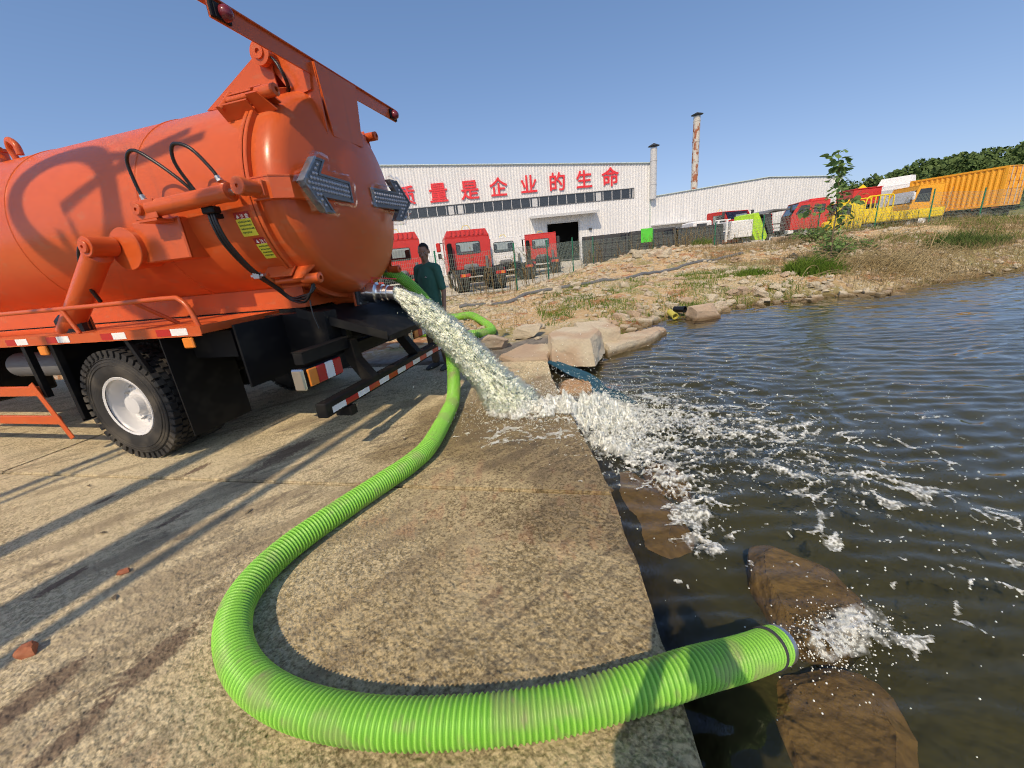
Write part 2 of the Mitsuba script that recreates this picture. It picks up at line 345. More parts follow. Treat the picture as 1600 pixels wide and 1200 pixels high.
SLAB = Polygon([(-45, -14), (.46, -14), (.46, .76), (.53, 1.57), (.58, 2.41), (.55, 3.25), (.51, 4.76), (.55, 5.62), (.1, 5.75), (-5, 6.95), (-45, 16.5)])
def land(x, y):
    """height of the land away from the lake"""
    x, y = np.asarray(x, float), np.asarray(y, float)
    P = np.stack([x, y, np.zeros_like(x)], -1)
    fy = fence_np(x)
    yard = 0.06 + 0.22 * sstep(-1, 7, x) + 0.36 * sstep(11, 20, x)
    front = 0.02 + 0.30 * sstep(3, 9, x) * 0.6
    z = front + (yard - front) * sstep(8.5, 15, y - np.maximum(0, x) * 0.25)
    rough = sstep(6.3, 8.0, y) * (1 - sstep(-1.0, 1.0, y - fy))
    z = z + rough * (0.30 * (meshkit.fbm(P * 0.42, 4, 3) - 0.5) + 0.16 * (meshkit.fbm(P * 1.7, 3, 5) - 0.5))
    for mx, my, h, s in ((6.4, 20.5, 0.38, 2.3), (9.2, 21.5, 0.45, 2.6), (3.3, 12.2, 0.15, 1.8), (12.5, 18.0, 0.30, 3.0), (18, 20, 0.30, 4.0), (26, 20, 0.35, 5.0), (1.2, 15.2, 0.10, 1.4)):
        z = z + h * np.exp(-((x - mx) ** 2 + (y - my) ** 2) / (2 * s * s)) * (1 - sstep(-1.5, 0.3, y - fy))
    return z
def ground_z(x, y):
    x, y = np.asarray(x, float), np.asarray(y, float)
    d = sdist(x, y)
    P = np.stack([x, y, np.zeros_like(x)], -1)
    z = np.where(d > 0, WZ - 0.03 + (land(x, y) - WZ + 0.03) * sstep(0, 1.6, d + 0.12), 0)
    bed = WZ - 0.03 - 0.30 * sstep(0, 1.3, -d) - 0.25 * sstep(1, 5, -d) + 0.05 * (meshkit.fbm(P * 1.4, 3, 9) - 0.5)
    z = np.where(d > 0, z, bed)
    ins = shapely.contains(SLAB.buffer(-0.02), shapely.points(x, y))
    return np.where(ins, -0.62, z)
gx = np.concatenate([np.linspace(-160, -8, 40)[:-1], np.arange(-8, 17, .13), np.linspace(17, 45, 80)[:-1], np.linspace(45, 330, 60)])
gy = np.concatenate([np.linspace(-60, -2, 14)[:-1], np.arange(-2, 5, .25), np.arange(5, 29, .13), np.linspace(29, 60, 40)[:-1], np.linspace(60, 420, 50)])
def grid_mesh(gx, gy, fz):
    X, Y = np.meshgrid(gx, gy, indexing='ij')
    Z = fz(X.ravel(), Y.ravel())
    v = np.c_[X.ravel(), Y.ravel(), Z]
    ny = len(gy); i, j = np.meshgrid(np.arange(len(gx) - 1), np.arange(ny - 1), indexing='ij')
    a = (i * ny + j).ravel(); b = a + ny
    f = np.vstack([np.c_[a, b, b + 1], np.c_[a, b + 1, a + 1]])
    return trimesh.Trimesh(v, f, process=False)
add('ground', grid_mesh(gx, gy, ground_z), 'm_soil', smooth=True, kind='structure')

# the quay: cast slabs with open joints
def ab(a, b): return SA * a + SB * b
labels['quay'] = {'kind': 'structure'}
O = np.array([-4.95, 3.49])
oa, ob = O @ SA, O @ SB
cols = [oa + k * 6.2 for k in range(-6, 4)]; rows = [ob + 5.6 * k for k in (-3, -2, -1, 0, 1, 2, 3)]
G = 0.010
Pquay = []
for a0, a1 in zip(cols[:-1], cols[1:]):
    for b0, b1 in zip(rows[:-1], rows[1:]):
        cell = Polygon([ab(a0 + G, b0 + G), ab(a1 - G, b0 + G), ab(a1 - G, b1 - G), ab(a0 + G, b1 - G)])
        g = cell.intersection(SLAB)
        for q in getattr(g, 'geoms', [g]):
            if q.is_empty or q.area < 0.15 or q.geom_type != 'Polygon': continue
            # broken, slightly worn outline along the lake
            r = shapely.segmentize(q, 0.06)
            c = np.array(r.exterior.coords[:-1])
            dl = shapely.distance(LAKE.exterior, shapely.points(c))
            off = (meshkit.fbm(np.c_[c * 5.0, np.zeros(len(c))], 4, 2) - 0.62) * 0.032 * (dl < 0.015) * (c[:, 0] > 0)
            c[:, 0] += off
            r = Polygon(c).buffer(0)
            if r.geom_type != 'Polygon': r = max(r.geoms, key=lambda s: s.area)
            inner = r.buffer(-0.012, join_style=2)
            ring0, ring1 = np.array(r.exterior.coords[:-1]), None
            body = prism(r, 0.69); body.apply_translation([0, 0, -0.70])
            top = prism(inner if inner.geom_type == 'Polygon' else r, 0.0101); top.apply_translation([0, 0, -0.0102])
            Pquay.append((body, top))
for body, top in Pquay:
    hull = cat([body, top])
    add('slab', hull, 'm_concrete', 'quay', smooth=False)

# water of the pond, rippled by the falling jet
SPL = np.array([0.95, 3.6])
def wave(x, y):
    P = np.stack([x, y, np.zeros_like(x)], -1)
    r = np.hypot(x - SPL[0], y - SPL[1]); r2 = np.hypot(x - 1.4, y - 1.2)
    wob = 0.5 * meshkit.fbm(P * 0.9, 3, 21)
    z = 0.0065 * np.sin((r + wob) * 2 * np.pi / 0.42) * np.exp(-r / 4.2) * sstep(0.0, 0.6, r)
    z = z + 0.0045 * np.sin((r + 1.3 * wob) * 2 * np.pi / 0.25 + 1.0) * np.exp(-r / 3.0)
    z = z + 0.0032 * np.sin((0.55 * x + 0.83 * y + 0.9 * meshkit.fbm(P * 0.6, 3, 23)) * 2 * np.pi / 0.55)
    z = z + 0.05 * (meshkit.fbm(P * 3.5, 4, 25) - 0.5) * np.exp(-np.maximum(r - 0.3, 0) / 0.8)
    z = z + 0.03 * (meshkit.fbm(P * 7, 3, 26) - 0.5) * np.exp(-r2 / 0.5)
    z = z + 0.032 * (meshkit.fbm(P * np.array([2.8, 5.0, 1]), 5, 27) - 0.5)
    z = z + 0.0045 * np.sin((0.25 * x + 0.97 * y + 0.6 * meshkit.fbm(P * 1.1, 3, 28)) * 2 * np.pi / 0.19) * (0.4 + meshkit.fbm(P * 0.7, 2, 29))
    return z
wx = np.concatenate([np.arange(.30, 4.0, .025), np.arange(4.0, 9, .05), np.linspace(9, 18, 100)[:-1], np.linspace(18, 70, 60)])
wy = np.concatenate([np.linspace(-40, -1, 24)[:-1], np.arange(-1, 6, .025), np.arange(6, 11, .04), np.linspace(11, 24, 50)])
add('water', grid_mesh(wx, wy, lambda x, y: WZ + wave(x, y) * (0.25 + 0.75 * sstep(70, 14, np.hypot(x, y)))), 'm_water', smooth=True, kind='structure')

def soft(m, field):
    """drops unused vertices and returns uv whose u is the foam's density"""
    k = m.referenced_vertices; m.remove_unreferenced_vertices(); u = np.asarray(field).ravel()[k]; return np.c_[u, 0 * u]
# foam and bubbles on the water, torn lace rather than sheets
def foam_density(x, y):
    g = lambda cx, cy, sx, sy, a=0: np.exp(-((((x - cx) * math.cos(a) + (y - cy) * math.sin(a)) / sx) ** 2 + ((-(x - cx) * math.sin(a) + (y - cy) * math.cos(a)) / sy) ** 2))
    d = 1.15 * g(1.15, 3.75, .75, .75) + 0.85 * g(.95, 3.0, .40, .65) + 0.95 * g(1.12, 2.35, .20, .35) + 0.85 * g(1.0, 1.85, .12, .24, -0.6) + 0.65 * g(1.2, 1.66, .25, .06)
    d = d + 0.95 * g(1.33, 1.26, .26, .12) + 0.70 * g(1.9, 3.1, .9, 1.2) + 0.52 * g(2.4, 2.0, 1.0, .8) + 0.44 * g(2.8, 3.4, 1.4, 1.4) + 0.42 * g(2.1, 1.50, .45, .16, 0.3)
    return d
def ridged(P, seed):
    return 1 - np.abs(2 * meshkit.fbm(P, 3, seed) - 1) * 3.0
cs = 0.011
fx, fy = np.meshgrid(np.arange(.52, 4.2, cs), np.arange(.75, 5.6, cs), indexing='ij')
P3 = np.stack([fx, fy, np.zeros_like(fx)], -1)
warp = np.stack([meshkit.fbm(P3 * 3, 3, 31), meshkit.fbm(P3 * 3, 3, 32), np.zeros_like(fx)], -1) * 0.35
lace = 0.6 * ridged((P3 + warp) * np.array([3.2, 4.2, 1]), 33) + 0.4 * ridged((P3 + warp) * 9, 34) + 0.25 * (meshkit.noise(P3 * 40, 35) - 0.5)
den = foam_density(fx, fy)
W3 = P3 + warp
l1 = np.abs(2 * meshkit.fbm(W3 * np.array([2.6, 3.6, 1]), 3, 33) - 1); l2 = np.abs(2 * meshkit.fbm(W3 * np.array([6.5, 8, 1]), 3, 34) - 1); l3 = np.abs(2 * meshkit.fbm(W3 * 15, 2, 38) - 1)
spk = meshkit.noise(P3 * 60, 35)
fld = np.maximum.reduce([1 - l1 / np.maximum(.10 * (den - .1), 1e-3), 1 - l2 / np.maximum(.10 * (den - .3), 1e-3), 1 - l3 / np.maximum(.22 * (den - .62), 1e-3), (den - 1.15) * .9 + .5 * (spk - .55)]) - .55 * (1 - spk) * (spk < .5)
on = (fld > -.12) & (sdist(fx.ravel(), fy.ravel()).reshape(fx.shape) < -0.015)
h = np.clip(fld, 0, 0.7)
Zf = WZ + wave(fx.ravel(), fy.ravel()).reshape(fx.shape) + 0.003 + 0.010 * h * meshkit.noise(P3 * 55, 36) + 0.05 * h * np.clip(den - .6, 0, 1) * meshkit.noise(P3 * 22, 37)
ny = fx.shape[1]
qi, qj = np.nonzero(on[:-1, :-1] & on[1:, 1:] & on[1:, :-1] & on[:-1, 1:])
a = qi * ny + qj; b = a + ny
fm = trimesh.Trimesh(np.c_[fx.ravel(), fy.ravel(), Zf.ravel()], np.vstack([np.c_[a, b, b + 1], np.c_[a, b + 1, a + 1]]), process=False)
fuv = soft(fm, sstep(-.1, .65, fld))
add('foam', fm, 'm_foamlace', smooth=True, uv=fuv, label='white lacy foam drifting on the pond below the falling jet', cat_='foam', kind='stuff')
def balls(C, R, sub=0):
    ico = trimesh.creation.icosphere(subdivisions=sub)
    v = (C[:, None] + R[:, None, None] * ico.vertices[None]).reshape(-1, 3)
    f = (np.arange(len(C))[:, None, None] * len(ico.vertices) + ico.faces[None]).reshape(-1, 3)
    return trimesh.Trimesh(v, f, process=False)

# ------------------------------------------------------------------ the tanker truck; its own frame: x to the rear, y to the far side, z up
P0 = np.array([-3.65108542, 3.51009466, 0.0])
TM = np.eye(4); TM[:3, 0] = [0.9642342, -0.26505169, 0]; TM[:3, 1] = [0.26505169, 0.9642342, 0]; TM[:3, 3] = P0
def tw(p): return (TM @ np.r_[np.array(p, float), 1])[:3]
TK = thing('tanker_truck', 'orange vacuum tanker truck parked on the quay and discharging water from its rear', 'tanker truck')
def tp(name, mesh, m, parent=None, **k): return add(name, mesh, m, parent or TK, M=TM, **k)
WC, ZC, RT_ = 1.27, 2.165, 0.865
XA = lambda m, x0: along(m, [x0, WC, ZC], [1, 0, 0])
TANK = tp('tank', XA(lathe([(0.02, 0), (RT_ - .1, 0.0), (RT_, .1), (RT_, 8.72), (RT_ - .03, 8.73), (0.02, 8.73)], 128), -7.0), 'm_orange', smooth=30)
tp('seam', XA(lathe([(RT_ - .002, 0), (RT_ + .006, .006), (RT_ + .006, .03), (RT_ - .002, .036)], 128), 0.55), 'm_orange', TANK)
tp('seam', XA(lathe([(RT_ - .002, 0), (RT_ + .006, .006), (RT_ + .006, .03), (RT_ - .002, .036)], 128), -1.15), 'm_orange', TANK)
tp('flange', XA(lathe([(RT_ - .02, 0), (.903, 0), (.908, .006), (.908, .028), (.903, .034), (RT_ - .02, .034)], 128), 1.715), 'm_orange', TANK)
DR = [(RT_ - .01, 0), (.903, 0), (.908, .006), (.908, .028), (.903, .034), (RT_, .034)]
kn, R0 = 0.17, RT_
dome = DR + [(R0, .06), (R0, .11)]
for t in np.linspace(0, 1, 14)[1:]:
    a = t * math.radians(72); dome.append((R0 - kn + kn * math.cos(a), .11 + kn * math.sin(a)))
e0 = dome[-1]; cr = e0[0] / math.sin(math.radians(18))
for t in np.linspace(1, 0, 22)[1:]:
    a = t * math.radians(18); dome.append((max(cr * math.sin(a), 0.0), e0[1] + cr * (math.cos(a) - math.cos(math.radians(18)))))
DOOR = tp('rear_door', XA(lathe(dome, 160), 1.758), 'm_orange', smooth=28)
def domex(y, z):
    r = math.hypot(y - WC, z - ZC); pr = np.array(dome[6:]); o = np.argsort(pr[:, 0])
    return 1.758 + np.interp(r, pr[o, 0], pr[o, 1])
tp('gasket', XA(lathe([(RT_ - .02, 0), (.895, 0), (.895, .009), (RT_ - .02, .009)], 96), 1.749), 'm_blackhose', DOOR)
for an in (135, 45, 225, -45):
    a = math.radians(an); c = np.array([0, WC + .93 * math.cos(a), ZC + .93 * math.sin(a)])
    ra, ta = np.array([0, math.cos(a), math.sin(a)]), np.array([0, -math.sin(a), math.cos(a)])
    B = np.eye(4); B[:3, 0] = [1, 0, 0]; B[:3, 1] = ta; B[:3, 2] = ra; B[:3, 3] = c
    ms = [xf(bx(-.0, .30, -.075, -.060, -.07, .05, .004), B @ tr(1.50, 0, 0)), xf(bx(-.0, .30, .060, .075, -.07, .05, .004), B @ tr(1.50, 0, 0)),
          xf(prism([(0, -.09), (.17, -.07), (.10, .07), (0, .07)], .014), B @ tr(1.80, .05, 0) @ rotm([1, 0, 0], 90)), xf(prism([(0, -.09), (.17, -.07), (.10, .07), (0, .07)], .014), B @ tr(1.80, -.036, 0) @ rotm([1, 0, 0], 90))]
    cl = tp('clamp', cat(ms), 'm_orange', DOOR)
    tp('clamp', cat([xf(cyl([1.58, 0, .035], [1.86, 0, .035], .024, 14), B), xf(along(lathe([(0, 0), (.038, 0), (.042, .006), (.042, .17), (.018, .178), (.018, .12), (0, .12)], 20), [1.86, 0, .035], [1, 0, 0]), B),
                     xf(cyl([1.55, -.10, .035], [1.55, .10, .035], .022, 12), B)]), 'm_orange', DOOR)
# lift hinge and gusset on top
ms = [prism_y([(.95, 2.99), (1.62, 3.30), (1.72, 3.30), (1.74, 2.95)], y, y + .014) for y in (.98, 1.54)] + [xf(bx(0, .74, 0, .55, -.008, 0), tr(.95, .99, 3.0) @ rotm([0, 1, 0], -24.5))]
tp('hinge_support', cat(ms), 'm_orange', TANK, smooth=False)
tp('hinge_pin', cat([cyl([1.70, .90, 3.26], [1.70, 1.66, 3.26], .055, 24), along(lathe([(0, 0), (.085, 0), (.09, .006), (.09, .05), (.05, .056), (.05, .07), (.02, .07), (.02, .05), (0, .05)], 28), [1.70, .955, 3.26], [0, -1, 0])]), 'm_orange', DOOR)
lug = [(1.62, 3.30), (1.70, 3.345), (1.78, 3.30), (2.06, 3.16), (2.03, 2.98), (1.86, 2.95)]
for y in (1.01, 1.50): tp('hinge_arm', prism_y(lug, y, y + .02), 'm_orange', DOOR, smooth=False)
G0 = [(2.10, 2.655), (2.085, 3.17), (1.92, 3.17), (1.93, 2.98), (2.085, 2.655)]
tp('gusset', cat([prism_x([(1.03, 3.17), (1.60, 3.17), (1.53, 2.645), (1.10, 2.645)], 2.088, 2.10), prism_y([(2.089, 2.65), (2.089, 3.17), (1.88, 3.17), (1.80, 3.02)], 1.03, 1.045), prism_y([(2.089, 2.65), (2.089, 3.17), (1.88, 3.17), (1.80, 3.02)], 1.55, 1.565)]), 'm_orange', DOOR, smooth=False)
BAR = tp('light_bar', cat([bx(2.045, 2.057, .13, 2.42, 3.085, 3.195), bx(1.985, 2.0445, .13, 2.42, 3.183, 3.195), bx(2.045, 2.075, .13, 2.42, 3.195, 3.203)]), 'm_orange', DOOR, smooth=False)
for y in (.215, 2.34):
    tp('marker_lamp', cat([bx(2.0575, 2.075, y - .06, y + .06, 3.092, 3.182, .005), bx(2.04, 2.07, y - .085 if y < 1 else y + .06, y - .061 if y < 1 else y + .085, 3.09, 3.19, .003)]), 'm_black', BAR, label='black lamp base on the end of the roof bar')
    tp('lamp_lens', along(lathe([(.045, 0), (.044, .02), (.036, .04), (.02, .052), (0.0, .056)], 20), [2.075, y + .01, 3.137], [1, 0, 0]), 'm_lampmaroon', BAR, smooth=60)
for y0, s in ((.985, 1), (.965, 1)):
    P = spline([(1.66, y0, 3.30), (1.80, y0 - .04, 3.20), (1.86, y0 - .03, 3.06), (1.80, y0 + .06, 2.99)], 8); tp('hinge_hose', tube(P, .009, 8), 'm_blackhose', DOOR, smooth=60)
# side arm, LED arrow boards
ARM = prism([(1.80, .345), (1.98, .345), (2.09, .44), (2.13, .66), (1.99, .70), (1.80, .50)], .15)
ARM.apply_translation([0, 0, 2.085])
lip = prism([(1.795, .34), (1.983, .34), (2.095, .437), (2.137, .66), (2.0, .705), (1.795, .5)], .010); lip.apply_translation([0, 0, 2.2352])
tp('door_arm', cat([ARM, lip]), 'm_orange', DOOR, smooth=False)
ARM2 = ARM.copy(); ARM2.apply_transform(np.diag([1, -1, 1, 1.0])); ARM2.invert(); ARM2.apply_translation([0, 2 * WC, 0])
tp('door_arm', ARM2, 'm_orange', DOOR, smooth=False)
ARW = [(0, 0), (.20, .19), (.31, .19), (.21, .075), (.66, .075), (.66, -.075), (.21, -.075), (.31, -.19), (.20, -.19)]
for side in (0, 1):
    g = Polygon([(x, z) for x, z in ARW])
    B = tr(2.16, .43, 2.185) if side == 0 else tr(2.16, 2 * WC - .42, 2.185)
    S = np.eye(4) if side == 0 else np.diag([1, -1, 1, 1.0])
    def fl(m):
        m = m.copy(); m.apply_transform(B @ rotm([0, 0, 1], 5 if side == 0 else -5) @ S)
        if side: m.invert()
        return m
    brd = tp('arrow_board', fl(cat([prism(g, .05, AXIS['x']), prism(g.buffer(.012, join_style=2).difference(g.buffer(-.006)), .058, AXIS['x'])])), 'm_arrow', DOOR, smooth=False, label='LED arrow board pointing ' + ('left' if side == 0 else 'right') + ' in clear plastic film')
    leds = []
    gi = g.buffer(-.022)
    for ix in range(17):
        for iz in range(-5, 6):
            q = (.02 + ix * .04, iz * .0375)
            if gi.contains(Point(q)): leds.append(along(lathe([(.0135, 0), (.012, .008), (.006, .013), (0, .014)], 10), [.0505, q[0], q[1]], [1, 0, 0]))
    tp('led', fl(cat(leds)), 'm_led', brd, smooth=60, kind='stuff')
    fg = shapely.segmentize(g.buffer(.05).simplify(.01), .04)
    sh = trimesh.creation.extrude_polygon(fg, .001, engine='triangle') if False else None
    ring = np.array(fg.exterior.coords[:-1]); cen = ring.mean(0)
    k = len(ring); lay = []
    for s, zz in ((1.0, -.004), (1.0, .05), (.985, .078), (.90, .085)):
        nn = meshkit.noise(np.c_[ring * 22, np.full(k, zz * 40 + side * 7)], 41) - .5
        q = cen + (ring - cen) * s if s == 1.0 else np.array([Point(r).coords[0] for r in (ring * s + cen * (1 - s))])
        lay.append(np.c_[zz + nn * .03, q + nn[:, None] * .035])
    v = np.vstack(lay); i, j = np.meshgrid(np.arange(3), np.arange(k), indexing='ij')
    q0 = (i * k + j).ravel(); q1 = (i * k + (j + 1) % k).ravel()
    tp('plastic_film', fl(trimesh.Trimesh(v, np.vstack([np.c_[q0, q1, q1 + k], np.c_[q0, q1 + k, q0 + k]]), process=False)), 'm_film', brd, smooth=False)
# upper ram
def pinboss(c, r=.045, L=.05): return along(lathe([(0, 0), (r - .004, 0), (r, .005), (r, L - .006), (r - .006, L), (.014, L), (.014, L - .012), (0, L - .012)], 24), c, [0, -1, 0])
cA, cB = np.array([.84, .25, 2.125]), np.array([1.89, .25, 2.155])
dv = (cB - cA) / np.linalg.norm(cB - cA)
RAM = tp('door_ram', cat([along(lathe([(0, .05), (.055, .05), (.062, .06), (.062, .82), (.066, .825), (.066, .87), (.05, .875), (0, .875)], 28), cA, dv), bx(.795, .885, .225, .275, 2.08, 2.17, .008)]), 'm_orange', smooth=30)
tp('piston_rod', cyl(cA + dv * .875, cB, .026, 18), 'm_chrome', RAM)
tp('pin', pinboss(cA + [0, -.03, 0]), 'm_orange', RAM)
tp('pin', cat([pinboss(cB + [0, -.045, 0], .062, .07), cyl(cB + [0, -.05, 0], cB + [0, .22, 0], .055, 20), bx(1.83, 1.95, .30, .48, 2.10, 2.21, .006)]), 'm_orange', RAM)
PLATE = tp('ram_bracket', cat([bx(.76, 1.0, .20, .212, 2.05, 2.19, .003), bx(.76, .92, .288, .30, 2.05, 2.19, .003), bx(.50, 1.02, .34, .365, 1.74, 2.07, .01), bx(.50, 1.02, .3655, .62, 1.742, 2.066), bx(.78, .98, .20, .34, 2.03, 2.05, .003)]), 'm_orange', smooth=False)
# tipping ram down to the chassis
qa, qb = np.array([.30, .17, 1.88]), np.array([-.52, .22, 1.27])
dq = (qb - qa) / np.linalg.norm(qb - qa)
R2 = tp('tipping_ram', cat([along(lathe([(0, .03), (.07, .03), (.10, .05), (.10, .08), (.092, .09), (.092, 1.1), (0, 1.1)], 32), qa, dq), along(lathe([(0, 0), (.075, 0), (.08, .006), (.08, .20), (.075, .206), (0, .206)], 28), qa + [0, .11, .02], [0, -1, 0]), pinboss(qa + [0, -.085, .02], .05, .03)]), 'm_orange', smooth=30)
tp('saddle', cat([along(lathe([(0, 0), (.17, 0), (.175, .006), (.155, .22), (0, .22)], 40), qa + [.10, .12, -.01], [0, 1, 0])]), 'm_orange', R2)
tp('ram_foot', cat([box(qb + [0, 0.03, 0], [.26, .2, .22], .05), box(qb + [.10, .0, -.02], [.16, .1, .14], .03)]), 'm_blackhose', R2, smooth=False)
P = spline([qa + [-.06, -.03, 0.03], qa + [-.13, -.05, .03], qa + [-.22, -.04, -.10], qa + [-.27, -.02, -.26], qa + [-.30, .04, -.42]], 10); tp('hydraulic_hose', tube(P, .016, 10), 'm_blackhose', R2, smooth=60)
tp('hose_fitting', tube(P[:9], .021, 10), 'm_steel', R2, smooth=60)
# hydraulic hoses over and down the tank side
def hose(pts, r=.0125, name='hydraulic_hose', fit=True):
    P = spline(pts, 14); k = tp(name, tube(P, r, 10), 'm_blackhose', smooth=60)
    if fit: tp('fitting', cat([tube(P[:7], r + .007, 8), tube(P[:3], r + .011, 6)]), 'm_steel', k)
hose([(.86, .25, 2.19), (.84, .24, 2.30), (.86, .22, 2.47), (.98, .20, 2.52), (1.12, .22, 2.43), (1.27, .26, 2.28), (1.34, .30, 2.16), (1.38, .31, 2.05)])
hose([(1.64, .25, 2.23), (1.60, .24, 2.32), (1.50, .21, 2.46), (1.37, .20, 2.50), (1.32, .21, 2.40), (1.34, .26, 2.25), (1.40, .30, 2.10), (1.42, .31, 2.03)])
for k, o in enumerate((0, .028, .052)):
    hose([(1.38 + o, .305, 2.07), (1.40 + o, .295, 1.95), (1.42 + o, .33, 1.80), (1.46 + o, .45 - o * .2, 1.60), (1.53 + o * .6, .60, 1.43), (1.62, .66, 1.31 + o * .4), (1.80, .60, 1.29 + o), (1.90, .58, 1.36), (1.93, .62, 1.46 - o)], .0115, fit=False)
tp('hose_clip', cat([bx(1.36, 1.48, .265, .34, 2.035, 2.085, .008), bx(1.40, 1.46, .30, .36, 2.0, 2.034)]), 'm_black')
tp('hose_clip', cat([bx(1.43, 1.56, .475, .52, 1.535, 1.56, .004), bx(1.47, 1.53, .46, .50, 1.52, 1.575, .004)]), 'm_steel')
hose([(1.86, .60, 1.30), (1.87, .585, 1.18), (1.90, .58, 1.05)], .006, fit=False)
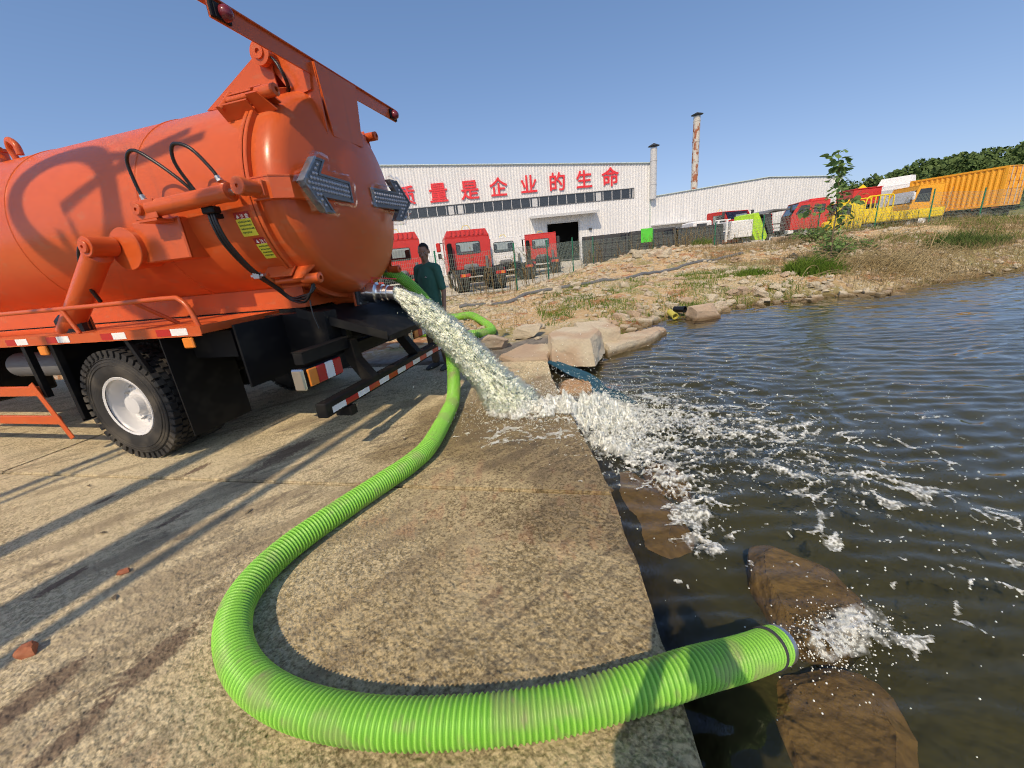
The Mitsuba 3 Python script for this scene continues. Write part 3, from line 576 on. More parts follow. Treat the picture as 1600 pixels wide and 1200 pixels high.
# warning stickers (curved to the tank)
GL = json.loads('''{"质":[[[[4,-8],[17,23],[23,53],[25,76],[25,155],[30,157],[113,162],[168,170],[181,157],[181,153],[159,148],[129,145],[126,143],[125,129],[192,128],[193,110],[124,109],[121,96],[176,95],[178,93],[178,21],[177,19],[157,19],[156,21],[156,75],[124,75],[123,73],[127,71],[127,45],[125,34],[119,20],[121,19],[129,26],[136,24],[187,0],[191,-3],[191,-7],[180,-18],[176,-18],[139,2],[118,10],[115,15],[104,4],[92,-4],[65,-16],[50,-19],[40,-7],[40,-2],[61,4],[77,11],[89,18],[99,28],[105,43],[105,70],[109,74],[76,75],[76,21],[56,20],[55,93],[57,95],[99,95],[101,108],[47,109],[43,45],[33,4],[22,-17],[17,-16]],[[103,142],[46,138],[46,128],[102,128],[104,130]]]],"量":[[[[6,-12],[6,1],[8,3],[89,4],[88,9],[25,9],[23,11],[23,24],[26,26],[89,27],[88,31],[29,32],[30,87],[173,86],[172,31],[111,31],[110,27],[175,26],[178,23],[177,10],[111,9],[110,4],[193,3],[194,-13],[192,-15],[9,-15]],[[110,47],[151,46],[152,50],[111,51]],[[110,67],[151,66],[152,71],[111,72]],[[49,47],[88,46],[89,50],[50,51]],[[49,67],[88,66],[89,71],[50,72]]],[[[7,92],[8,107],[192,107],[193,92],[191,90],[9,90]]],[[[32,112],[32,163],[34,165],[167,164],[166,110],[34,110]],[[54,130],[54,125],[146,126],[145,130]],[[54,150],[54,145],[146,146],[145,150]]]],"是":[[[[4,-8],[4,-4],[18,6],[29,21],[37,37],[43,61],[45,63],[10,64],[10,83],[190,83],[192,80],[191,64],[114,64],[112,62],[113,47],[177,47],[179,44],[179,30],[177,28],[113,28],[112,6],[116,5],[194,5],[195,-1],[189,-15],[112,-15],[91,-12],[70,-4],[58,5],[50,15],[39,-2],[21,-19],[16,-19]],[[57,62],[64,60],[60,41],[63,30],[75,17],[91,10],[91,64],[57,64]]],[[[30,162],[168,163],[170,160],[169,91],[31,91]],[[51,145],[51,136],[148,137],[147,146]],[[51,119],[51,108],[148,109],[147,119]]]],"企":[[[[4,95],[4,99],[33,113],[59,130],[76,145],[98,173],[102,173],[114,167],[116,162],[113,156],[131,138],[149,124],[166,114],[197,99],[197,94],[193,92],[186,81],[183,81],[158,94],[138,107],[116,125],[100,141],[78,119],[63,107],[42,93],[19,81],[15,81]]],[[[13,-13],[14,6],[38,7],[38,79],[40,81],[57,81],[59,79],[59,6],[91,6],[92,116],[112,116],[113,114],[113,70],[170,69],[171,53],[169,50],[113,50],[113,7],[188,6],[188,-14]]]],"业":[[[[9,-8],[9,10],[11,12],[65,13],[66,169],[86,168],[87,12],[114,13],[114,167],[116,169],[135,168],[135,57],[139,60],[154,89],[168,123],[171,125],[187,117],[187,112],[180,96],[154,45],[149,42],[135,48],[135,13],[190,12],[192,9],[192,-6],[190,-9]]],[[[13,117],[15,121],[24,124],[32,125],[34,123],[59,63],[62,54],[61,50],[46,44],[41,45],[31,76]]]],"的":[[[[15,-14],[14,137],[16,139],[38,139],[45,170],[47,172],[67,168],[58,139],[90,138],[91,106],[95,111],[103,127],[118,172],[137,168],[131,140],[187,140],[189,138],[187,75],[183,22],[178,0],[169,-12],[156,-16],[124,-15],[118,0],[119,5],[154,4],[160,12],[166,60],[168,103],[167,120],[123,120],[104,85],[100,84],[90,91],[90,3],[88,1],[35,1],[33,-14]],[[34,22],[70,21],[70,64],[34,64]],[[35,119],[34,83],[70,83],[70,120]]],[[[107,84],[109,88],[120,94],[124,94],[153,54],[157,44],[144,35],[139,35],[130,52]]]],"生":[[[[8,-12],[8,6],[11,8],[90,9],[90,53],[30,54],[31,73],[89,73],[90,75],[90,112],[48,112],[40,98],[26,79],[22,79],[8,89],[8,93],[24,113],[35,136],[46,168],[64,165],[66,163],[65,156],[57,135],[58,133],[90,133],[90,171],[110,171],[112,133],[181,133],[183,131],[182,112],[111,111],[111,75],[112,73],[175,73],[176,54],[111,53],[111,9],[190,8],[193,6],[193,-11],[191,-13]]]],"命":[[[[4,107],[4,111],[30,120],[66,140],[82,153],[100,174],[114,166],[116,164],[114,157],[136,138],[164,123],[196,112],[195,106],[189,101],[184,92],[167,97],[143,109],[141,99],[58,99],[56,101],[56,107],[54,108],[26,94],[14,91]],[[75,121],[75,119],[126,120],[101,142]]],[[[105,87],[178,87],[178,20],[171,11],[157,8],[137,8],[135,10],[131,22],[132,28],[158,29],[158,67],[125,67],[125,-19],[123,-20],[107,-20],[105,-18]]],[[[23,87],[89,87],[90,16],[88,13],[43,13],[41,-4],[23,-3]],[[43,33],[69,32],[69,69],[44,69],[42,68]]]],"注":[[[[57,-11],[58,7],[116,8],[116,53],[73,53],[71,55],[71,71],[73,73],[116,73],[116,112],[65,113],[64,132],[122,133],[114,151],[107,162],[108,167],[121,172],[125,172],[127,170],[135,157],[143,141],[144,133],[189,133],[191,130],[191,115],[189,113],[138,112],[138,73],[182,73],[183,54],[138,53],[138,8],[194,7],[195,-12],[59,-13]]],[[[16,153],[16,157],[21,164],[26,169],[29,169],[60,153],[68,147],[68,143],[60,131],[55,130],[40,141]]],[[[11,-5],[13,1],[39,42],[49,62],[54,64],[66,53],[66,49],[33,-11],[28,-17],[25,-17]]],[[[5,99],[13,112],[18,114],[47,99],[56,93],[57,89],[48,75],[43,75]]]],"意":[[[[12,107],[13,124],[56,125],[50,138],[22,138],[22,156],[89,156],[90,158],[86,164],[86,169],[100,173],[106,172],[115,156],[178,156],[178,138],[152,138],[144,125],[188,124],[190,122],[190,109],[188,106]],[[75,138],[80,124],[120,124],[127,137]]],[[[35,100],[165,101],[166,38],[162,36],[181,14],[189,1],[189,-4],[175,-11],[171,-10],[160,10],[145,27],[147,31],[155,34],[155,37],[108,37],[110,33],[125,22],[125,18],[115,8],[111,8],[98,20],[79,31],[79,37],[36,37]],[[56,54],[144,53],[145,61],[56,62]],[[56,85],[56,78],[145,79],[144,85]]],[[[77,31],[77,3],[79,1],[125,1],[129,8],[129,19],[130,21],[135,21],[148,16],[149,14],[147,-1],[144,-9],[136,-16],[125,-18],[80,-18],[63,-14],[57,-5],[57,32],[75,33]]],[[[9,-5],[10,-1],[19,7],[26,17],[34,34],[39,34],[52,27],[51,22],[41,4],[28,-13],[23,-14]]]]}''')
def glyph(ch, size, depth):
    ms = []
    for p in GL[ch]:
        g = Polygon(p[0], p[1:]).buffer(0)
        for q in getattr(g, 'geoms', [g]): ms.append(trimesh.creation.extrude_polygon(q, depth * 200 / size, engine='earcut'))
    m = cat(ms); m.apply_scale(size / 200.0); m.apply_translation([-size / 2, -size * .38, 0]); return m
def on_tank(m, x0, zc, tilt, lift=.002):
    """flat drawing (x right, y up, z out) bent onto the near side of the tank round height zc"""
    v = m.vertices.copy(); a0 = math.asin((zc - ZC) / RT_); a = a0 + v[:, 1] / RT_
    R = RT_ + lift + v[:, 2]
    return trimesh.Trimesh(np.c_[x0 + v[:, 0], WC - R * np.cos(a), ZC + R * np.sin(a)], m.faces, process=False)
for k, (x0, zc) in enumerate(((1.575, 1.955), (1.645, 1.765))):
    def sheet(w, h0, h1, t): 
        ys = np.linspace(h0, h1, 7); return cat([bx(-w / 2, w / 2, a_, b_, 0, t) for a_, b_ in zip(ys[:-1], ys[1:])])
    st = tp('warning_sticker', on_tank(sheet(.15, -.10, .035, .001), x0, zc, 0), 'm_stickeryellow', TANK, smooth=False, label='yellow warning sticker with dark red header, ' + ('upper' if k == 0 else 'lower') + ' of two')
    tp('header', on_tank(sheet(.15, .0352, .085, .001), x0, zc, 0), 'm_stickerred', TANK, smooth=False)
    w = [xf(glyph(c, .038, .0008), tr(.0 + i * .045, .052, .0015)) for i, c in enumerate('注意')] + [prism([(-.058, .044), (-.028, .044), (-.043, .072)], .0008, tr(0, 0, .0015))]
    tp('header_text', on_tank(cat(w), x0, zc, 0), 'm_white', TANK, smooth=False)
    ln = []
    for i, (l, r_) in enumerate(((-.06, .065), (-.06, .05), (-.06, .06), (-.06, .02))):
        x = l
        while x < r_:
            ww = rng.uniform(.006, .013); ln.append(bx(x, x + ww, .012 - i * .027 - .006, .012 - i * .027 + .006, .0012, .002)); x += ww + .004
    tp('print', on_tank(cat(ln), x0, zc, 0), 'm_print', TANK, smooth=False, kind='stuff')
# outlet valve
VY, VZ = 1.34, 1.285
vx = domex(VY, VZ + .03)
VL = tp('outlet_valve', cat([along(lathe([(.0, -.02), (.085, -.02), (.09, .0), (.09, .03), (.085, .035), (.085, .05), (.105, .055), (.105, .13), (.085, .14), (.078, .15), (.078, .175), (.088, .18), (.088, .20), (.072, .205), (.072, .23), (.08, .235), (.08, .255), (.068, .26), (.068, .33), (.055, .33), (.055, .2)], 36), [vx, VY, VZ], [1, .10, -.10])]), 'm_chrome', smooth=40, label='chrome ball valve')
tp('valve_flange', bx(vx - .05, vx - .02, VY - .12, VY + .12, VZ - .12, VZ + .12, .006), 'm_dgrey', VL)
tp('valve_neck', cat([along(lathe([(0.1, -.35), (.1, 0)], 24), [vx - .02, VY, VZ], [1, 0, 0]), bx(vx - .075, vx - .052, VY - .125, VY + .125, VZ - .125, VZ + .125, .004)]), 'm_orange', VL)
tp('bolt', cat([along(lathe([(0, 0), (.012, 0), (.012, .012), (0, .014)], 6), [vx - .02, VY + sy * .10, VZ + sz * .10], [1, 0, 0]) for sy in (-1, 1) for sz in (-1, 1)]), 'm_steel', VL, smooth=False)
tp('valve_handle', cat([cyl([vx + .09, VY + .01, VZ + .09], [vx + .09, VY + .01, VZ + .145], .014, 10), xf(bx(-.03, .26, -.014, .014, -.005, .005, .003), tr(vx + .09, VY + .01, VZ + .14) @ rotm([0, 0, 1], 18) @ rotm([0, 1, 0], 8))]), 'm_red', VL, smooth=False)
vx2 = domex(1.93, 1.52)
tp('hose_outlet', cat([along(lathe([(0, -.25), (.085, -.25), (.085, .05), (.12, .05), (.12, .08), (.09, .08), (.09, .22), (0, .22)], 28), [vx2 - .12, 1.87, 1.58], [1, 0.25, -.20])]), 'm_steel')
# walkway, saddle, stickers, handrail
tp('saddle_beam', cat([bx(-7, 1.62, .82, .85, 1.225, 1.42), bx(1.60, 1.62, .851, 1.69, 1.225, 1.38), bx(-7, 1.62, 1.69, 1.72, 1.225, 1.42)]), 'm_orange', smooth=False)
WK = tp('walkway', cat([bx(-7, 1.30, .004, .819, 1.2, 1.212), bx(-7, 1.30, -.004, .0035, 1.135, 1.216), bx(1.301, 1.309, -.004, .819, 1.15, 1.216), bx(-7, 1.295, 1.73, 2.5, 1.2, 1.212), bx(-7, 1.30, 2.5005, 2.508, 1.135, 1.216)]), 'm_orange', smooth=False)
for k, (x0, x1) in enumerate(((-1.06, -.76), (-.50, -.20), (.20, .49), (.84, 1.17))):
    xm = x0 + (x1 - x0) * .47
    tp('reflector', bx(x0, xm, -.007, -.0045, 1.148, 1.203), 'm_lampred', WK, smooth=False)
    tp('reflector', bx(xm + .001, x1, -.007, -.0045, 1.148, 1.203), 'm_white', WK, smooth=False, label='white half of the reflective strip')
for x in (-2.0, 1.13, -.62):
    tp('marker_lamp', bx(x - .055, x + .055, -.004, .02, 1.04, 1.125, .008), 'm_lampamber', WK, smooth=False)
P = spline([(-3.2, .03, 1.43), (-1.0, .03, 1.435), (.2, .03, 1.435), (1.05, .03, 1.44), (1.16, .03, 1.42), (1.22, .03, 1.35), (1.26, .03, 1.21)], 10)
RAIL = tp('handrail', tube(resample(P, .04), .019, 12), 'm_orange', smooth=60)
for x in (-.20, -1.6, .62):
    tp('rail_post', cyl([x, .03 if x < .5 else .06, 1.43], [x + .10, .03 if x < .5 else .28, 1.215], .017, 12), 'm_orange', RAIL)
# chassis, underside
tp('chassis_rail', cat([bx(-7, 2.0, .80, .88, .78, 1.06), bx(-7, 1.55, .80, .88, 1.065, 1.22)]), 'm_black', smooth=False)
tp('chassis_rail', cat([bx(-7, 2.0, 1.62, 1.70, .78, 1.06), bx(-7, 1.55, 1.62, 1.70, 1.065, 1.22)]), 'm_black', smooth=False)
for x in (-2.4, -1.2, .9, 1.5): tp('cross_member', bx(x, x + .12, .885, 1.615, .80, 1.03, .01), 'm_black')
tp('axle', cat([cyl([.13, .2, .52], [.13, 2.3, .52], .075, 16), along(lathe([(0, -.2), (.16, -.14), (.2, 0), (.16, .14), (0, .2)], 20), [.13, 1.25, .52], [0, 1, 0])]), 'm_black')
for y in (.80, 1.70): tp('leaf_spring', cat([prism_y([(-.6 + k * .06, .72 - k * .022), (.86 - k * .06, .72 - k * .022), (.86 - k * .06, .74 - k * .022), (-.6 + k * .06, .74 - k * .022)], y - .04, y + .04) for k in range(6)]), 'm_black', smooth=False)
tp('mud_flap', bx(.80, .812, .02, .62, .24, 1.14), 'm_black', smooth=False)
tp('mud_flap', bx(.80, .812, 1.9, 2.48, .24, 1.14), 'm_black', smooth=False)
tp('fender', cat([bx(-.62, -.608, .05, .62, .36, 1.13), bx(-.60, .79, .62, .632, .70, 1.19)]), 'm_black', smooth=False)
for m_ in (bx(-.95, -.90, .02, .07, .62, 1.134), bx(-.56, -.51, .02, .07, .40, 1.134), xf(bx(-.02, .02, .0, .03, -.6, 0), tr(.42, .02, 1.134) @ rotm([0, 1, 0], -22))): tp('bracket', m_, 'm_black', smooth=False)
tp('air_tank', cat([along(lathe([(0, 0), (.11, .02), (.13, .06), (.13, .84), (.11, .88), (0, .90)], 24), [-1.9, .38, .88], [1, 0, 0])]), 'm_grey')
tp('battery_box', bx(-3.2, -2.2, .15, .75, .5, 1.05, .02), 'm_black')
tp('side_guard', cat([bx(-3.6, -.95, -.0, .03, .64, .74, .006), bx(-3.6, -.86, -.0, .03, .34, .43, .006), xf(bx(-.035, .035, -.012, -.0005, -.52, .10, .003), tr(-.96, .0, .68) @ rotm([0, 1, 0], -22))]), 'm_orange', smooth=False)
tp('rear_box', cat([bx(.83, 1.95, .62, .79, .78, 1.19), bx(.82, 1.30, .25, .60, .90, 1.13)]), 'm_black', smooth=False)
# tail deck, crossmember, lamps, bumper
def sheet3(q, t):
    q = np.array(q, float); nrm = np.cross(q[1] - q[0], q[2] - q[0]); nrm /= np.linalg.norm(nrm)
    return trimesh.convex.convex_hull(np.vstack([q, q + nrm * t]))
dk = [(1.70, .60, 1.20), (1.70, 1.90, 1.20), (2.40, 1.78, .90), (2.40, .84, .90)]
tp('tail_deck', cat([sheet3(dk, .012), sheet3([(1.70, .585, 1.245), (2.41, .828, .945), (2.41, .828, .87), (1.70, .585, 1.16)], .012), sheet3([(1.70, 1.905, 1.30), (2.41, 1.80, .97), (2.41, 1.80, .87), (1.70, 1.905, 1.16)], .012), bx(2.402, 2.414, .842, 1.775, .85, .905)]), 'm_black', smooth=False)
tp('tail_beam', cat([bx(1.96, 2.05, .14, .74, .83, .93, .006), bx(1.96, 2.05, .76, 1.74, .74, .86, .006), bx(1.96, 2.05, 1.76, 2.40, .83, .93, .006), bx(1.955, 2.07, .14, .74, .9305, .938)]), 'm_black', smooth=False)
for y0 in (.13, 1.97):
    s = 1 if y0 < 1 else -1
    L = tp('tail_lamp', cat([bx(1.95, 2.04, y0, y0 + .45, .63, .80, .01)]), 'm_black', label=('near' if s > 0 else 'far') + ' rear lamp cluster')
    ys = np.linspace(y0 + .02, y0 + .44, 5)
    for k, mm in enumerate(('m_lampamber', 'm_lampred', 'm_white', 'm_lampred')):
        tp('lamp_lens', bx(2.0405, 2.062, ys[k] + .002, ys[k + 1] - .002, .645, .79, .006), mm, L, smooth=False)
    tp('lamp_foil', cat([bx(1.94, 2.05, y0 - .035, y0 - .001, .625, .805, .012)]), 'm_chrome', L, smooth=False)
for y in (.78, 1.72):
    tp('bumper_arm', prism_y([(1.98, .90), (2.08, .90), (2.10, .72), (2.23, .54), (2.23, .44), (2.16, .44), (1.99, .70)], y - .05, y + .05), 'm_black', smooth=False)
tp('rear_panel', cat([bx(1.48, 1.50, .12, 2.40, .66, 1.19)]), 'm_black', smooth=False)
BP = tp('rear_bumper', cat([bx(2.13, 2.23, .05, 2.44, .41, .53, .008), bx(2.10, 2.26, .30, .38, .33, .409)]), 'm_black', smooth=False)
ys = np.linspace(.12, 2.40, 14)
for k in range(13): tp('reflector', bx(2.2305, 2.2335, ys[k] + .001, ys[k + 1] - .001, .43, .48), 'm_white' if k % 2 == 0 else 'm_lampred', BP, smooth=False)
tp('vent_pipe', cat([tube(spline([(-1.62, .95, 2.95), (-1.62, .93, 3.06), (-1.55, .91, 3.12), (-1.46, .90, 3.06), (-1.45, .90, 2.97)], 8), .03, 12), along(lathe([(0, 0), (.05, 0), (.05, .1), (.07, .1), (.07, .13), (0, .13)], 16), [-1.9, 1.0, 2.97], [0, 0, 1]), cyl([-2.3, .9, 3.0], [-1.7, .9, 3.06], .02, 10)]), 'm_orange', TANK)

# wheels
def wheel(y_out, inward, key_parent, near=False, xw=.13, add_fn=None):
    """wheel whose outer face lies at y_out, turned about y"""
    W, R = .27, .52
    prof = [(.27, .03), (.30, .012), (.36, .0), (.43, .006), (.472, .022), (.49, .03), (.503, .036), (.512, .05), (.515, W / 2), (.512, W - .05), (.49, W - .03), (.43, W - .006), (.36, W), (.30, W - .012), (.27, W - .03)]
    ms = [lathe(prof, 72)]
    if near:
        for k in range(3): ms.append(lathe([(.395 + k * .028, .002 + k * .004), (.399 + k * .028, -.0035 + k * .0045), (.403 + k * .028, .002 + k * .004)], 72))
    nb = 44
    for row, (c, wdt, sh) in enumerate(((.042, .062, 0), (.104, .048, .5), (.166, .048, 0), (.228, .062, .5))):
        for k in range(nb):
            a = (k + sh) / nb * 2 * math.pi
            b = box([R - .006, 0, c], [.034, 2 * math.pi * R / nb * .66, wdt], .0)
            ms.append(xf(b, rotm([0, 0, 1], math.degrees(a)) @ tr(0, 0, 0)))
            if row in (0, 3) and near:
                b2 = box([R - .028, 0, .024 if row == 0 else W - .024], [.044, 2 * math.pi * R / nb * .5, .024], .0); ms.append(xf(b2, rotm([0, 0, 1], math.degrees(a))))
    t = cat(ms)
    B = np.eye(4); B[:3, :3] = np.array([[1, 0, 0], [0, 0, inward], [0, -inward, 0]]); B[:3, 3] = [xw, y_out, R + .004]
    wk = tp('wheel', xf(t, B), 'm_tyre', smooth=30)
    rim = [(.262, .02), (.283, .012), (.287, .02), (.280, .032), (.262, .045), (.255, .06), (.252, .13), (.235, .155), (.19, .165), (.165, .15), (.15, .15), (.15, .155), (.13, .15), (.12, .11), (.10, .10), (.085, .05), (0, .045)]
    tp('rim', xf(lathe(rim, 64), B), 'm_rim', wk, smooth=35)
    if near:
        for k in range(10):
            a = k / 10 * 2 * math.pi
            tp('wheel_nut', xf(along(lathe([(.016, 0), (.016, .022), (.009, .024), (.009, .04), (0, .041)], 6), [.168 * math.cos(a), .168 * math.sin(a), .152], [0, 0, -1]), B), 'm_steel', wk, smooth=False)
    return wk
wheel(.0, 1, TK, True)
wheel(.31, 1, TK)
wheel(2.50, -1, TK)
wheel(2.19, -1, TK)

# ------------------------------------------------------------------ green suction hoses
def ribbed_hose(pts, R, pitch, n=30, step=None, sub=7):
    P = resample(spline(pts, 30), pitch / sub)
    k = len(P); a = np.arange(n) / n * 2 * np.pi
    ph = (np.arange(k)[:, None] / sub + a[None] / (2 * np.pi)) * 2 * np.pi
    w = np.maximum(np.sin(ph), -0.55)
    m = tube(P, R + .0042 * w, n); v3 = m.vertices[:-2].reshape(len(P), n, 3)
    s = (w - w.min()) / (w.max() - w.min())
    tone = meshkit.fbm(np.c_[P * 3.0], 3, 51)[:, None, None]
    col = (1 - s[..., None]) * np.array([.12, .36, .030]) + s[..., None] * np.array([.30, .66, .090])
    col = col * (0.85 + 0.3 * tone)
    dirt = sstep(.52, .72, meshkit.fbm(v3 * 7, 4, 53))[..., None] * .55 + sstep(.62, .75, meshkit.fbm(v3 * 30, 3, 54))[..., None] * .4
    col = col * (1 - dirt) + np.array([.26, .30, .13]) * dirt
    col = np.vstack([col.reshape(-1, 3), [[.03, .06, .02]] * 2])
    return m, col, P
H1 = [(-1.50, 4.86, 1.55), (-1.27, 4.93, 1.43), (-1.11, 4.98, 1.28), (-.95, 4.97, 1.06), (-.81, 4.90, .84), (-.72, 4.78, .62), (-.68, 4.60, .42), (-.66, 4.35, .21), (-.65, 4.05, .10), (-.66, 3.7, .088), (-.725, 3.0, .082), (-.83, 2.70, .08),
      (-.965, 2.475, .08), (-1.185, 2.125, .08), (-1.345, 1.82, .08), (-1.385, 1.56, .08), (-1.315, 1.35, .08), (-1.145, 1.155, .08), (-.91, 1.015, .08), (-.62, .93, .08), (-.317, .897, .08), (.02, .90, .08), (.327, .945, .078), (.54, 1.0, .055), (.76, 1.08, -.02), (.965, 1.17, -.095)]
HK = thing('suction_hose', 'bright green ribbed suction hose curving over the concrete from the tank into the pond', 'hose')
m, c, HP = ribbed_hose(H1, .0695, .0195)
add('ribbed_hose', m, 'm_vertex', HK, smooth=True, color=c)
de = HP[-1] - HP[-6]; de /= np.linalg.norm(de)
add('clamp_band', along(lathe([(.0705, 0), (.078, .002), (.078, .012), (.0705, .014)], 36), HP[-1] - de * .075, de), 'm_dgrey', HK)
add('end_ring', along(lathe([(.062, -.05), (.062, .012), (.0725, .012), (.0725, -.006), (.071, -.012)], 36), HP[-1], de), 'm_steel', HK)
H2 = [(-2.3, 9.3, .10), (-1.7, 9.75, .09), (-1.2, 9.75, .10), (-.80, 9.45, .10), (-.44, 8.85, .10), (-.30, 8.25, .10), (-.42, 7.80, .10), (-.72, 7.68, .095), (-1.1, 7.86, .09), (-1.7, 8.15, .09), (-2.3, 8.3, .09)]
H2 = [(x, y, float(ground_z([x], [y])[0]) + .085) for x, y, _ in H2]
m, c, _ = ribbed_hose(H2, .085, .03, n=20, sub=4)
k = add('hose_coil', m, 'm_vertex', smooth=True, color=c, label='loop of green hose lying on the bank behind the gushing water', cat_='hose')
P = spline([(-1.4, 12.6, .16), (0.1, 13.0, .12), (1.2, 13.7, .14), (2.6, 14.0, .22), (4.2, 14.6, .30), (6.2, 15.9, .40), (8.2, 16.9, .50), (10.3, 17.4, .52)], 16)
P[:, 2] = ground_z(P[:, 0], P[:, 1]) + .03
add('drain_pipe', tube(P, .055 + .02 * meshkit.noise(P * 2, 3), 10), 'm_grey', smooth=60, label='long dark flat pipe lying across the rubble bank', cat_='pipe')

# ------------------------------------------------------------------ jet of water and splash
J0 = tw((vx + .33, VY + .033, VZ - .033)); J1 = tw((3.43, 1.34, -.05))
def jet_point(t, z_pow=1.55):
    p = J0 + (J1 - J0) * np.asarray(t)[..., None]
    p[..., 2] = J0[2] + (J1[2] - J0[2]) * (0.55 * np.asarray(t) + 0.45 * np.asarray(t) ** 2)
    return p
def jet_rad(t): return 0.060 + .018 * sstep(0, .2, t) + 0.050 * t + .05 * sstep(.75, 1, t)
t = np.linspace(-.02, 1.02, 460); P = jet_point(t); n = 150
base = tube(P, jet_rad(t), n, cap=False)
v = base.vertices.reshape(len(t), n, 3); cen = P[:, None]; dr_ = v - cen
ang = np.arange(n) / n * 2 * np.pi
Q = np.stack([np.broadcast_to(t[:, None] * 11, (len(t), n)), np.cos(ang)[None] * 2.6 + 0 * t[:, None], np.sin(ang)[None] * 2.6 + 0 * t[:, None]], -1)
nz = 0.45 * (1 - 2.2 * np.abs(2 * meshkit.fbm(Q * np.array([2.2, 5.5, 5.5]), 4, 65) - 1)) + 0.45 * (meshkit.fbm(Q * np.array([.9, 1.3, 1.3]), 3, 61) - .5) + 0.75 * (meshkit.fbm(Q * np.array([2.2, 3.4, 3.4]), 4, 62) - .5) + 0.35 * (1 - 2.5 * np.abs(2 * meshkit.fbm(Q * np.array([6.0, 11, 11]), 3, 63) - 1))
amp = (0.18 + .85 * sstep(0, .3, t))[:, None]
v = cen + dr_ * np.clip(1 + nz * amp, .25, 2.2)[..., None]
jet = trimesh.Trimesh(v.reshape(-1, 3), base.faces, process=False)
core = jet.copy(); core.vertices = (cen + (v - cen) * (.80 + .5 * (meshkit.fbm(Q * np.array([1.6, 3, 3]), 3, 68) - .5))[..., None]).reshape(-1, 3)
hole = meshkit.fbm(Q * np.array([2.6, 6.5, 6.5]), 3, 66).reshape(-1) + .10 * (1 - sstep(0, .2, np.repeat(t, n)))
core.update_faces(hole[core.faces].mean(1) > .425); core.remove_unreferenced_vertices()
JT = thing('water_jet', 'thick gushing stream of pale water falling from the tanker outlet to the pond', 'water jet')
labels[JT]['kind'] = 'stuff'
add('stream', jet, 'm_clearwater', JT, smooth=True)
add('white_water', core, 'm_jet', JT, smooth=True)
strands = []
for i in range(420):
    t0 = rng.uniform(0.05, .97); L = rng.uniform(.03, .12); tt = np.linspace(t0, min(1.02, t0 + L), 9)
    a = rng.uniform(0, 2 * np.pi); R = jet_rad(tt) * rng.uniform(.75, 1.25) ; c = jet_point(tt)
    off = np.array([np.cos(a) * .4, np.cos(a) * .9, np.sin(a)])
    w = c + R[:, None] * off + .03 * (np.stack([meshkit.noise(np.c_[tt * 60, tt * 0 + i, tt * 0 + k], 64 + k) for k in range(3)], 1) - .5)
    strands.append(tube(w, rng.uniform(.003, .011) * np.sin(np.linspace(.1, np.pi - .1, 9)) + .002, 6))
add('strands', cat(strands), 'm_jet', JT, smooth=True)
nd = 4200
td = rng.beta(2.0, 1.2, nd); a = rng.uniform(0, 2 * np.pi, nd); rr = jet_rad(td) * (1 + rng.exponential(.32, nd))
C = jet_point(td) + np.stack([np.cos(a) * .35, np.cos(a) * .9, np.sin(a)], 1) * rr[:, None] + rng.normal(0, .015, (nd, 3))
add('droplets', balls(C, rng.uniform(.0012, .0042, nd) * (1 + (rng.random(nd) < .1) * .8)), 'm_jet', JT, smooth=True)
# splash where it strikes the slab edge and the pond
ns = 9000
ctr = np.array([[-.08, 3.78, 0], [.30, 3.65, 0], [.75, 3.75, -.15], [1.1, 3.85, -.18], [.62, 3.2, -.1]])[rng.integers(0, 5, ns)]
hgt = rng.exponential(.11, ns)
C = ctr + np.c_[rng.normal(0, .28, ns), rng.normal(0, .30, ns), np.abs(hgt)]
C[:, 0] += hgt * rng.uniform(0, 1.2, ns)
keep = C[:, 2] > np.where(C[:, 0] > .52, WZ + .0, .003)
C = C[keep]
SP = thing('splash', 'cloud of white spray thrown up where the stream hits the quay edge', 'splash'); labels[SP]['kind'] = 'stuff'
add('droplets', balls(C, rng.uniform(.0012, .0048, len(C)) * (1 + 1.2 * (rng.random(len(C)) < .06))), 'm_foam', SP, smooth=True)
# churned crest of foam over the strike point
cx, cy = np.meshgrid(np.arange(-.55, 1.75, .010), np.arange(2.75, 4.6, .010), indexing='ij')
C3 = np.stack([cx, cy, 0 * cx], -1)
g2 = lambda a_, x0, y0, sx_, sy_: a_ * np.exp(-(((cx - x0) / sx_) ** 2 + ((cy - y0) / sy_) ** 2))
env = g2(.85, -.08, 3.80, .26, .24) + g2(.75, .28, 3.62, .30, .34) + g2(.95, .75, 3.68, .32, .42) + g2(.6, 1.10, 3.82, .38, .40) + g2(.5, .85, 3.1, .3, .3)
hs = np.where(cx < .5, .55, 1.0)
rid = ridged(C3 * 3.2 + .3 * meshkit.fbm(C3 * 5, 3, 71)[..., None], 72)
rid2 = ridged(C3 * 9.0, 73)
val = env * (.62 + .35 * rid + .36 * rid2) - .40 + .12 * (meshkit.noise(C3 * 35, 74) - .5)
basez = np.where(cx < .55, .004, WZ + .01) * 1.0
basez = np.where((cx > .50) & (cx < .68), .004 + (WZ + .006) * sstep(.50, .68, cx), basez)
Zc = basez + hs * np.maximum(val, 0) * (.16 + .22 * meshkit.fbm(C3 * 14, 3, 75)) + .02 * meshkit.noise(C3 * 60, 76)
ny = cx.shape[1]; on = val > 0
qi, qj = np.nonzero(on[:-1, :-1] & on[1:, 1:] & on[1:, :-1] & on[:-1, 1:]); a = qi * ny + qj; b = a + ny
m = trimesh.Trimesh(np.c_[cx.ravel(), cy.ravel(), Zc.ravel()], np.vstack([np.c_[a, b, b + 1], np.c_[a, b + 1, a + 1]]), process=False); cuv = soft(m, sstep(0, .16, val))
add('crest', m, 'm_foamlace', SP, smooth=True, uv=cuv)
